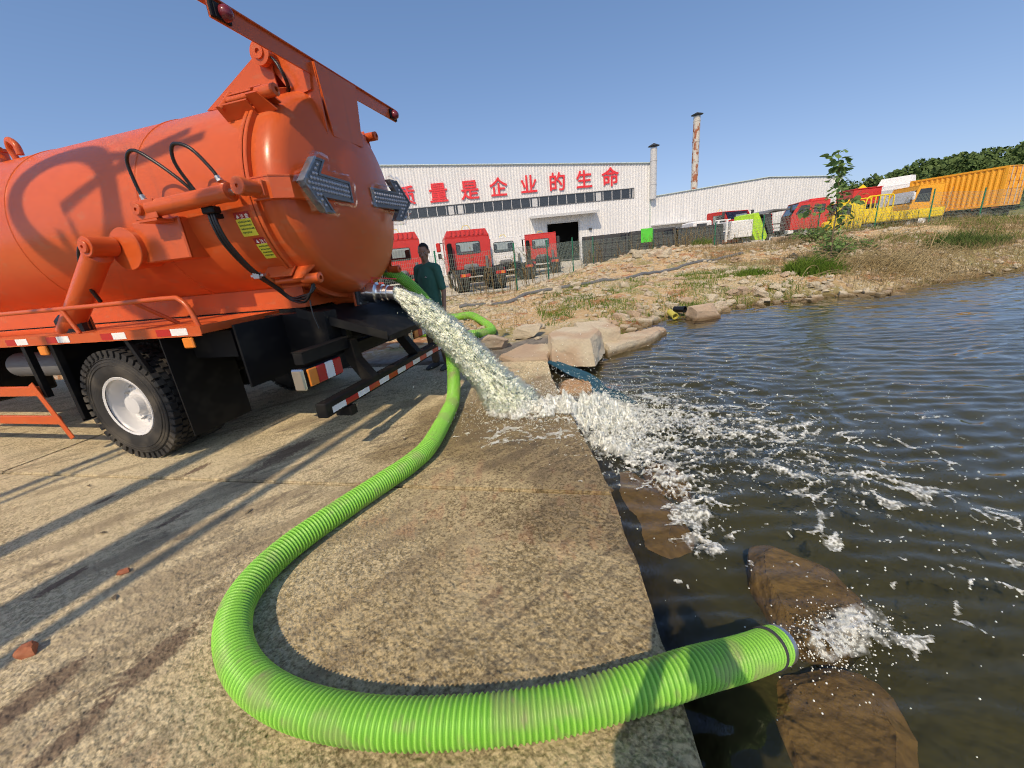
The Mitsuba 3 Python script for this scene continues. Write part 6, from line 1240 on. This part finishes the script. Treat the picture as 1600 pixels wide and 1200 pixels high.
def person(key, label, M, shirt, pants, arms, head_turn=(0, 0), detail=True, shorts=False):
    t = thing(key, label, 'person'); A = lambda nm, m, mm, par=None, **k: add(nm, m, mm, par or t, M=M, **k)
    hip, kne, ank = .93, .50, .09
    body = []
    for s in (-1, 1):
        H_, K_, N_ = (s * .095, 0, hip - .03), (s * .115, -.02, kne), (s * .125, .03, ank)
        body += chain([H_, (s * .108, -.01, .72), K_, (s * .12, .02, .34), N_], [.085, .075, .056, .052, .036])
        body += [hull_of([((s * .125, .05, .045), .038), ((s * .14, -.10, .035), .033), ((s * .145, -.165, .026), .022)])]
    body += [hull_of([((0, 0, .95), (.155, .105, .09)), ((0, 0, 1.12), (.145, .10, .08))]), hull_of([((0, 0, 1.12), (.145, .10, .08)), ((0, .005, 1.32), (.165, .115, .10)), ((0, .01, 1.43), (.15, .085, .06))]),
             hull_of([((-.17, .01, 1.445), .05), ((.17, .01, 1.445), .05), ((0, .01, 1.47), .06)]), hull_of([((0, .01, 1.47), .062), ((0, -.01, 1.57), .052)])]
    hands = []
    for s, (el, wr, inw, pn) in zip((-1, 1), arms):
        sh = (s * .185, .01, 1.435); body += chain([sh, el, wr], [.052, .039, .025]); d = np.array(wr) - np.array(el); body += hand(np.array(wr) + d / np.linalg.norm(d) * .012, d, inw, pn)
    hc = np.array([0, -.015, 1.665]); HR = rotm([0, 0, 1], head_turn[0]) @ rotm([1, 0, 0], head_turn[1])
    hp = lambda x, y, z: (tr(0, 0, 1.58) @ HR @ np.array([x, y, z - 1.58, 1]))[:3]
    body += [hull_of([(hp(0, .012, 1.70), (.074, .092, .082)), (hp(0, -.03, 1.63), (.058, .062, .06)), (hp(0, -.062, 1.572), (.030, .026, .020)), (hp(0, -.0, 1.60), (.055, .05, .03))])]
    if detail:
        body += [hull_of([(hp(0, -.082, 1.685), .010), (hp(0, -.106, 1.642), .014), (hp(.015, -.094, 1.636), .011), (hp(-.015, -.094, 1.636), .011)]), hull_of([(hp(-.036, -.074, 1.692), .013), (hp(.036, -.074, 1.692), .013)]),
                 hull_of([(hp(-.020, -.088, 1.606), .010), (hp(.020, -.088, 1.606), .010), (hp(0, -.094, 1.604), .012)])]
        for s in (-1, 1): body += [hull_of([(hp(s * .074, .01, 1.675), (.010, .022, .030)), (hp(s * .078, .018, 1.665), (.010, .018, .025))]), hull_of([(hp(s * .045, -.062, 1.655), .018), (hp(s * .050, -.045, 1.63), .018)])]
    bm = solid(body, .011, 8)
    A('body', bm, 'm_skin', smooth=60)
    if detail:
        for s in (-1, 1): A('eye', trimesh.Trimesh(trimesh.creation.icosphere(subdivisions=2).vertices * .0105 + hp(s * .032, -.076, 1.672), trimesh.creation.icosphere(subdivisions=2).faces), 'm_eye', smooth=True)
    sk = trimesh.creation.icosphere(subdivisions=4); v = sk.vertices * np.array([.0785, .0965, .086]); v = v[:, :]
    v = v * (1 + .03 * (meshkit.noise(v * 180, 5) - .5))[:, None]
    sk = trimesh.Trimesh(np.array([hp(*(q + [0, .014, 1.703])) for q in v]), sk.faces, process=False)
    fcen = v[sk.faces].mean(1); sk.update_faces((fcen[:, 2] > -.005 + .055 * (fcen[:, 1] < -.045)) | ((fcen[:, 1] > .02) & (fcen[:, 2] > -.055))); sk.remove_unreferenced_vertices()
    A('hair', sk, 'm_hair', smooth=True)
    sh = [hull_of([((0, 0, .88), (.178, .125, .02)), ((0, 0, 1.12), (.172, .122, .08))]), hull_of([((0, 0, 1.12), (.170, .122, .08)), ((0, .005, 1.32), (.182, .128, .10)), ((0, .01, 1.44), (.16, .092, .055))]),
          hull_of([((-.178, .01, 1.445), .062), ((.178, .01, 1.445), .062), ((0, .01, 1.465), .075)])]
    for s, (el, wr, _, _) in zip((-1, 1), arms):
        a0 = np.array([s * .185, .01, 1.435]); e = np.array(el); sh += [hull_of([(a0, .066), (a0 + (e - a0) * .82, .060)])]
    sm = solid(sh, .016, 10)
    z = sm.vertices; sm.vertices = z + sm.vertex_normals * ((meshkit.fbm(z * np.array([9, 9, 5]), 3, 7) - .5) * .020)[:, None]
    A('t_shirt', sm, shirt, smooth=60)
    if detail: A('collar', trimesh.creation.torus(.066, .010, major_sections=32, minor_sections=8), shirt, None) if False else A('collar', xf(lathe([(.060, -.012), (.073, -.012), (.070, .012), (.060, .014)], 32), np.eye(4)), shirt) if False else None
    low = .50 if shorts else .10
    pn = [hull_of([((0, 0, .96), (.165, .115, .05)), ((0, 0, .88), (.168, .118, .06))])]
    for s in (-1, 1):
        pn += chain([(s * .095, 0, .88), (s * .110, -.01, .68), (s * .118, -.02, low + .02)], [.094, .086, .078]) if shorts else chain([(s * .095, 0, .88), (s * .110, -.01, .68), (s * .115, -.02, .48), (s * .122, .025, .13)], [.094, .085, .07, .062])
    pm = solid(pn, .018, 8); pm.vertices += pm.vertex_normals * ((meshkit.fbm(pm.vertices * np.array([8, 8, 5]), 3, 9) - .5) * .022)[:, None]
    A('trousers', pm, pants, smooth=60)
    for s in (-1, 1):
        A('shoe', solid([hull_of([((s * .125, .05, .05), .046), ((s * .14, -.10, .038), .040), ((s * .145, -.175, .030), .028)]), hull_of([((s * .125, .045, .05), .046), ((s * .124, .035, .10), .046)])], .012, 8), 'm_dgrey', smooth=60)
    return t, A
DOWN_ARM = lambda s: ((s * .245, .03, 1.13), (s * .262, -.035, .875), (-s * .2, -1, 0), (-s, 0, 0))
t, A = person('person', 'man in a dark green T-shirt and khaki trousers standing behind the gushing water, looking down', tr(-1.03, 5.80, 0) @ rotm([0, 0, 1], -30) @ np.diag([.90, .95, 1, 1]), 'm_shirt', 'm_khaki', (DOWN_ARM(-1), DOWN_ARM(1)), (26, 12))
A('chest_mark', box([.075, -.128, 1.335], [.035, .006, .012]), 'm_lgrey', smooth=False)
t, A = person('person', 'photographer whose shadow falls over the hose and the quay edge at the bottom right', tr(.07, -.52, 0) @ rotm([0, 0, 1], 170), 'm_lgrey', 'm_bluejean', (((-.25, -.16, 1.18), (-.12, -.36, 1.34), (1, 0, 0), (0, -1, 0)), ((.25, -.16, 1.18), (.12, -.36, 1.34), (-1, 0, 0), (0, -1, 0))), (0, 0), detail=True)
# steel gantry behind the viewer on the left: it throws the striped shadows over the slabs and the tank
g = thing('steel_gantry', 'steel pole gantry with a round hoop standing beside the viewer, seen by its striped shadows', 'gantry')
sd = np.array([math.sin(SUN_AZ), math.cos(SUN_AZ)])
for (x, y, ss, w, top) in ((-4.25, 3.35, 5.2, .055, 8.0), (-4.03, 3.4, 5.2, .03, 8.0), (-3.15, 2.95, 5.0, .10, 7.6), (-2.42, 2.25, 4.2, .20, 7.3), (-2.08, 2.25, 4.2, .05, 7.3)):
    c = np.array([x, y]) - sd * ss; add('pole', cyl([*c, -.05], [*c, top], w, 16), 'm_grey', g)
q = np.array(tw((-.35, .45, 2.35))); ss = 4.6; c = q[:2] - sd * ss; zc = q[2] + ss
a_ = np.linspace(0, 2 * np.pi, 49); uu = np.array([math.cos(SUN_AZ), -math.sin(SUN_AZ), 0])
hp_ = np.array([*c, zc]) + .62 * (np.cos(a_)[:, None] * uu + np.sin(a_)[:, None] * np.array([0, 0, 1.0]))
add('hoop', tube(hp_, .11, 10), 'm_grey', g, smooth=60)
for k, (x0, z0, x1, z1) in enumerate(((-.35, 2.2, 1.1, 2.75), (.1, 2.45, 1.3, 2.62), (-.6, 2.9, .5, 2.55))):
    A0, A1 = tw((x0, .5, z0)), tw((x1, .6, z1)); s3 = np.array([*sd, -1.0])
    add('strut', cyl(A0 - s3 * 4.6, A1 - s3 * 4.6, .05, 10), 'm_grey', g)

# ------------------------------------------------------------------ plants
def blades(B, h, w, lean, yaw, seg=3):
    """curved tapering blades; B (n,3), h, w (n), lean (n,2)"""
    n = len(B); t = np.linspace(0, 1, seg + 1)
    side = np.c_[np.cos(yaw), np.sin(yaw), 0 * yaw]
    rows = []
    for k, a in enumerate(t):
        c = B + np.c_[lean * (a ** 2)[..., None] if False else lean * a ** 2, h * a * (1 - .18 * a)]
        ww = (w * (1 - a) ** .8 * .5)[:, None]
        rows.append((c - side * ww, c + side * ww))
    V = np.concatenate([np.stack([r[0], r[1]], 1) for r in rows], 1)      # n, 2*(seg+1), 3
    f = []
    for k in range(seg):
        f += [[2 * k, 2 * k + 1, 2 * k + 3], [2 * k, 2 * k + 3, 2 * k + 2]]
    f = np.array(f); m = 2 * (seg + 1)
    return trimesh.Trimesh(V.reshape(-1, 3), (np.arange(n)[:, None, None] * m + f[None]).reshape(-1, 3), process=False)
def field(n, xr, yr, hr, w, keep, seed, sink=.02):
    r = np.random.default_rng(seed); x, y = r.uniform(*xr, n), r.uniform(*yr, n)
    ok = keep(x, y, r); x, y = x[ok], y[ok]; k = len(x)
    h = r.uniform(*hr, k) * r.uniform(.6, 1, k); a = r.uniform(0, 2 * np.pi, k); l = h * r.uniform(.15, .75, k)
    return blades(np.c_[x, y, ground_z(x, y) - sink], h, np.full(k, w) * r.uniform(.7, 1.3, k), np.c_[np.cos(a) * l, np.sin(a) * l], r.uniform(0, np.pi, k))
onbank = lambda x, y: (sdist(x, y) > .12) & (y < fence_np(x) + .8) & (y > 6.9) & ((x > .9) | (y > 8.2))
def clumpy(x, y, f, seed, thr): return meshkit.fbm(np.c_[x * f, y * f, 0 * x], 4, seed) > thr
add('dry_grass', cat([field(52000, (-7, 22), (7, 27), (.06, .22), .012, lambda x, y, r: onbank(x, y) & clumpy(x, y, .55, 101, .47), 11),
                      field(26000, (8.6, 24), (9.4, 20), (.15, .55), .014, lambda x, y, r: onbank(x, y) & clumpy(x, y, .5, 102, .40), 12)]), 'm_dry', smooth=False, label='dry straw coloured grass over the dirt bank', cat_='dry grass', kind='stuff')
add('green_grass', cat([field(24000, (-5, 20), (7.5, 25), (.05, .20), .012, lambda x, y, r: onbank(x, y) & clumpy(x, y, .9, 103, .575), 13),
                        field(16000, (.8, 8.0), (7.4, 14), (.08, .28), .014, lambda x, y, r: onbank(x, y) & clumpy(x, y, 1.1, 106, .50), 18),
                        field(9000, (14.5, 24), (11.5, 20), (.2, .5), .018, lambda x, y, r: onbank(x, y) & clumpy(x, y, .45, 104, .50), 15)]), 'm_grass', smooth=False, label='tufts of short green grass growing over the dirt bank', cat_='grass', kind='stuff')
def patch(key, label, cx, cy, rx, ry, n, hr, w, m, seed, cat_):
    r = np.random.default_rng(seed); a, q = r.uniform(0, 2 * np.pi, n), np.sqrt(r.random(n)) * (0.75 + .25 * r.random(n)); x, y = cx + rx * q * np.cos(a), cy + ry * q * np.sin(a)
    ok = sdist(x, y) > .05; x, y, q = x[ok], y[ok], q[ok]; k = len(x)
    h = r.uniform(*hr, k) * (1.1 - .6 * q); a = r.uniform(0, 2 * np.pi, k); l = h * r.uniform(.1, .6, k)
    return add(key, blades(np.c_[x, y, ground_z(x, y) - .03], h, np.full(k, w), np.c_[np.cos(a) * l, np.sin(a) * l], r.uniform(0, np.pi, k)), m, smooth=False, label=label, cat_=cat_)
patch('weed_clump', 'bright green weed patch at the foot of the tall sapling above the water', 8.7, 11.2, .85, .7, 1500, (.25, .75), .035, 'm_grass', 21, 'weeds')
patch('weed_clump', 'smaller green weed patch to the left of the sapling weeds', 7.4, 12.0, .7, .5, 500, (.15, .42), .03, 'm_grass', 22, 'weeds')
patch('weed_clump', 'low green weeds beside the yellow pipe end', 4.6, 9.5, .8, .4, 300, (.1, .32), .025, 'm_grass', 23, 'weeds')
patch('weed_clump', 'dark green bushy weeds on the slope below the orange container', 15.6, 13.6, 1.5, .8, 1200, (.3, .8), .04, 'm_bush', 24, 'weeds')
patch('weed_clump', 'rust brown dead weed clump against the kerb wall', 14.6, 20.5, .9, .5, 600, (.25, .7), .03, 'm_bark', 25, 'weeds')
patch('weed_clump', 'tall green weeds on the mound by the dark containers', 10.2, 20.8, .6, .4, 350, (.3, .8), .03, 'm_grass', 26, 'weeds')
# tall dry weeds up the fence
r = np.random.default_rng(31); st = []
for c, n_ in ((-2.2, 6), (-.7, 14), (.4, 14), (1.3, 8), (2.6, 8), (5.6, 26), (8.0, 20), (9.6, 30), (11.3, 60), (12.4, 30), (15, 10), (19, 26), (21.5, 40), (24.5, 30), (27, 20)):
    x = r.normal(c, .55, n_); y = fence_np(x) - r.uniform(.1, .6, n_)
    for X_, Y_, Z_ in zip(x, y, ground_z(x, y)):
        h = r.uniform(.6, 1.9); d = r.normal(0, .18, 2) * h; P = spline([(X_, Y_, Z_ - .05), (X_ + d[0] * .3, Y_ + d[1] * .3, Z_ + h * .5), (X_ + d[0], Y_ + d[1], Z_ + h)], 4); st.append(tube(P, np.linspace(.011, .004, len(P)), 4))
        k = int(r.integers(6, 14)); tt = r.uniform(.35, 1, k); B = np.stack([np.interp(tt, np.linspace(0, 1, len(P)), P[:, j]) for j in range(3)], 1); a = r.uniform(0, 6.3, k); L = r.uniform(.08, .22, k)
        st.append(blades(B, L * .5, np.full(k, .035), np.c_[np.cos(a) * L, np.sin(a) * L], a + 1.57, seg=2))
add('fence_weeds', cat(st), 'm_dry', smooth=False, label='tall thin dry weeds growing up the wire fence', cat_='weeds', kind='stuff')
# arching dry reeds on the shore
r = np.random.default_rng(33); st = []
for i in range(520):
    x, y = r.normal(11.0, 1.15), r.normal(11.2, .55)
    if sdist(np.array([x]), np.array([y]))[0] < .05: continue
    z = float(ground_z([x], [y])[0]); big = r.random() < .07
    L = r.uniform(1.1, 2.4) if big else r.uniform(.45, 1.2); a = r.uniform(-.9, .9) + (0 if r.random() < .5 else math.pi); hx, hy = math.cos(a) * L * r.uniform(.6, .95), math.sin(a) * L * .45; up = L * r.uniform(.15, .5)
    P = spline([(x, y, z - .03), (x + hx * .33, y + hy * .33, z + up * .85), (x + hx * .7, y + hy * .7, z + up), (x + hx, y + hy, z + up * r.uniform(.2, .8))], 5)
    st.append(tube(P, np.linspace(.0085, .003, len(P)), 4, cap=False))
add('dry_reeds', cat(st), 'm_reed', smooth=False, label='tangled heap of arching dry reeds on the shore right of the sapling', cat_='reeds', kind='stuff')
for k, (pts, lb) in enumerate((([(10.0, 11.4, .2), (11.2, 11.6, .95), (13.2, 11.9, 1.25), (15.0, 12.0, .75)], 'long pale reed stalk arching to the right over the dry reed heap'), ([(9.3, 10.8, .1), (10.3, 11.2, .85), (12.1, 11.7, 1.0), (13.3, 11.6, .35)], 'second long arching reed stalk in front of the first'), ([(14.0, 13.2, .5), (14.6, 13.6, 1.4), (15.3, 14.1, 2.3)], 'leaning straight pale reed stalk below the orange container'))):
    P = spline(pts, 10); add('reed_stalk', tube(P, np.linspace(.016, .006, len(P)), 6), 'm_reed', smooth=60, label=lb, cat_='reed')
# leafy sapling: every large leaf is a part
def leaf_mesh(L, W, r):
    o = np.array([(0, 0), (-.42, .10), (-.50, .38), (-.30, .72), (0, 1.0), (.30, .72), (.50, .38), (.42, .10)]); mid = np.array([(0, .08), (0, .38), (0, .70)])
    v = np.vstack([o, mid]); z = -.16 * np.abs(v[:, 0]) * 1.2 - .22 * v[:, 1] ** 2 + r.normal(0, .015, len(v)); z[8:] -= .03
    f = [[0, 8, 1], [1, 8, 9], [1, 9, 2], [2, 9, 3], [3, 9, 10], [3, 10, 4], [0, 7, 8], [7, 9, 8], [7, 6, 9], [6, 5, 9], [5, 10, 9], [5, 4, 10]]
    return trimesh.Trimesh(np.c_[v[:, 0] * W, v[:, 1] * L, z * L], f, process=False)
r = np.random.default_rng(41)
SPK = thing('sapling', 'tall young tree with large pale green leaves standing alone on the bank', 'tree')
sz = float(ground_z([9.95], [12.2])[0])
trunk = spline([(9.95, 12.2, sz - .1), (9.93, 12.25, sz + .9), (10.02, 12.35, 1.9), (9.98, 12.4, 2.8), (9.90, 12.45, 3.45)], 10)
add('trunk', tube(trunk, np.linspace(.024, .009, len(trunk)), 8), 'm_bark', SPK, smooth=60)
br = []
for P in (((9.95, 12.3, 1.75), (9.55, 12.3, 2.0), (9.15, 12.3, 2.02), (8.85, 12.3, 2.05)), ((10.0, 12.35, 1.75), (10.4, 12.4, 2.05), (10.75, 12.45, 2.35)), ((9.98, 12.3, 1.3), (10.2, 12.2, 1.55), (10.3, 12.1, 1.6)), ((9.94, 12.25, .8), (9.75, 12.1, 1.05), (9.7, 12.0, 1.15))):
    br.append(spline(P, 6)); add('branch', tube(br[-1], np.linspace(.016, .007, len(br[-1])), 6), 'm_bark', SPK, smooth=60)
def leaves(P, t0, t1, n, s0, s1, droop=.5):
    for i in range(n):
        t_ = r.uniform(t0, t1); b = np.array([np.interp(t_, np.linspace(0, 1, len(P)), P[:, j]) for j in range(3)])
        a = r.uniform(0, 360); L = r.uniform(s0, s1); m = leaf_mesh(L, L * .82, r)
        off = r.uniform(.06, .26); m.apply_transform(tr(0, off, 0)); m.apply_transform(rotm([0, 1, 0], r.normal(0, 25))); m.apply_transform(tr(*b) @ rotm([0, 0, 1], a) @ rotm([1, 0, 0], r.normal(-18, 26)))
        add('leaf', m, 'm_leaf', SPK, smooth=True)
leaves(trunk, .82, 1.0, 34, .16, .27); leaves(trunk, .50, .84, 120, .09, .16); leaves(trunk, .25, .52, 34, .09, .16); leaves(br[0], .2, 1, 32, .11, .18); leaves(br[1], .15, 1, 36, .11, .18); leaves(br[2], .1, 1, 10, .10, .15); leaves(br[3], .1, 1, 10, .10, .16); leaves(trunk, .05, .25, 8, .10, .16)
def bush(label, x, y, rx, ry, h, n, s, m, seed):
    q = np.random.default_rng(seed); k = thing('bush', label, 'bush'); z = float(ground_z([x], [y])[0])
    for i in range(7):
        a = q.uniform(0, 6.3); e = (x + rx * .7 * math.cos(a), y + ry * .7 * math.sin(a), z + h * q.uniform(.5, .95)); add('stem', tube(spline([(x, y, z - .05), (x + (e[0] - x) * .3, y + (e[1] - y) * .3, z + h * .5), e], 4), .012, 5), 'm_bark', k)
    d = q.normal(size=(n, 3)); d /= np.linalg.norm(d, axis=1, keepdims=True); rr = q.random(n) ** .45
    C = np.c_[x + d[:, 0] * rx * rr, y + d[:, 1] * ry * rr, z + h * .5 + d[:, 2] * h * .5 * rr]; C = C[meshkit.noise(C * 3.2, seed) > .34]
    nn = len(C); a = q.uniform(0, 6.3, nn); L = s * q.uniform(.6, 1.4, nn)
    add('foliage', blades(C, L * .5 * q.normal(0, 1, nn), L * .8, np.c_[np.cos(a) * L, np.sin(a) * L], a + 1.57 + q.normal(0, .5, nn), seg=2), m, k, smooth=False, kind='stuff')
bush('leafy green bush around the foot of the sapling', 10.35, 12.6, .6, .45, .8, 700, .09, 'm_leaf', 51)
bush('dark green low bush right of the sapling below the yellow lorry', 12.4, 14.6, 1.2, .7, .6, 1000, .09, 'm_leaf', 52)
bush('green bush in front of the kerb wall left of the yellow lorry', 13.4, 17.5, 1.1, .6, .7, 800, .11, 'm_leaf', 53)
# wooded hill
def hill_z(x, y): 
    P = np.stack([x, y, 0 * x], -1)
    return -2 + (13 * sstep(88, 150, x) + 5 * sstep(150, 210, x)) * np.exp(-((y - 150) / 42.0) ** 2) * (1 - sstep(300, 380, x)) + 1.5 * meshkit.fbm(P * .05, 3, 7)
hx, hy = np.linspace(80, 400, 80), np.linspace(70, 260, 50)
add('hill', grid_mesh(hx, hy, hill_z), 'm_forest', smooth=True, kind='structure')
r = np.random.default_rng(61); FV = []; TV = []
for i in range(330):
    x = r.uniform(93, 260); y = r.uniform(100, 158) if r.random() < .8 else r.uniform(85, 110)
    z = float(hill_z(np.array([x]), np.array([y]))[0]); hgt = r.uniform(4.5, 8.5) * (0.7 + .3 * sstep(95, 120, x)); rad = hgt * r.uniform(.34, .5)
    TV.append(cyl([x, y, z - .5], [x, y, z + hgt * .6], .22, 5, .08))
    n = 300; d = r.normal(size=(n, 3)); d /= np.linalg.norm(d, axis=1, keepdims=True); q = (.62 + .38 * r.random(n)) * (1 + .35 * (meshkit.noise(d * 2.2 + i, 3) - .5))
    C = np.c_[x + d[:, 0] * rad * q, y + d[:, 1] * rad * q, z + hgt * .62 + d[:, 2] * hgt * .42 * q]
    a = r.normal(size=(n, 3)); b_ = np.cross(a, r.normal(size=(n, 3))); a /= np.linalg.norm(a, axis=1, keepdims=True); b_ /= np.linalg.norm(b_, axis=1, keepdims=True); s_ = r.uniform(.3, .75, n)[:, None] * .9
    FV.append(np.stack([C - a * s_, C + b_ * s_, C + a * s_, C - b_ * s_], 1))
FV = np.concatenate(FV).reshape(-1, 3); k = np.arange(len(FV) // 4)[:, None] * 4
W_ = thing('hill_wood', 'dense green wood covering the hill behind the orange container', 'wood'); labels[W_]['kind'] = 'stuff'
add('foliage', trimesh.Trimesh(FV, np.vstack([k + [0, 1, 2], k + [0, 2, 3]]), process=False), 'm_forest', W_, smooth=False)
add('trunks', cat(TV), 'm_bark', W_)
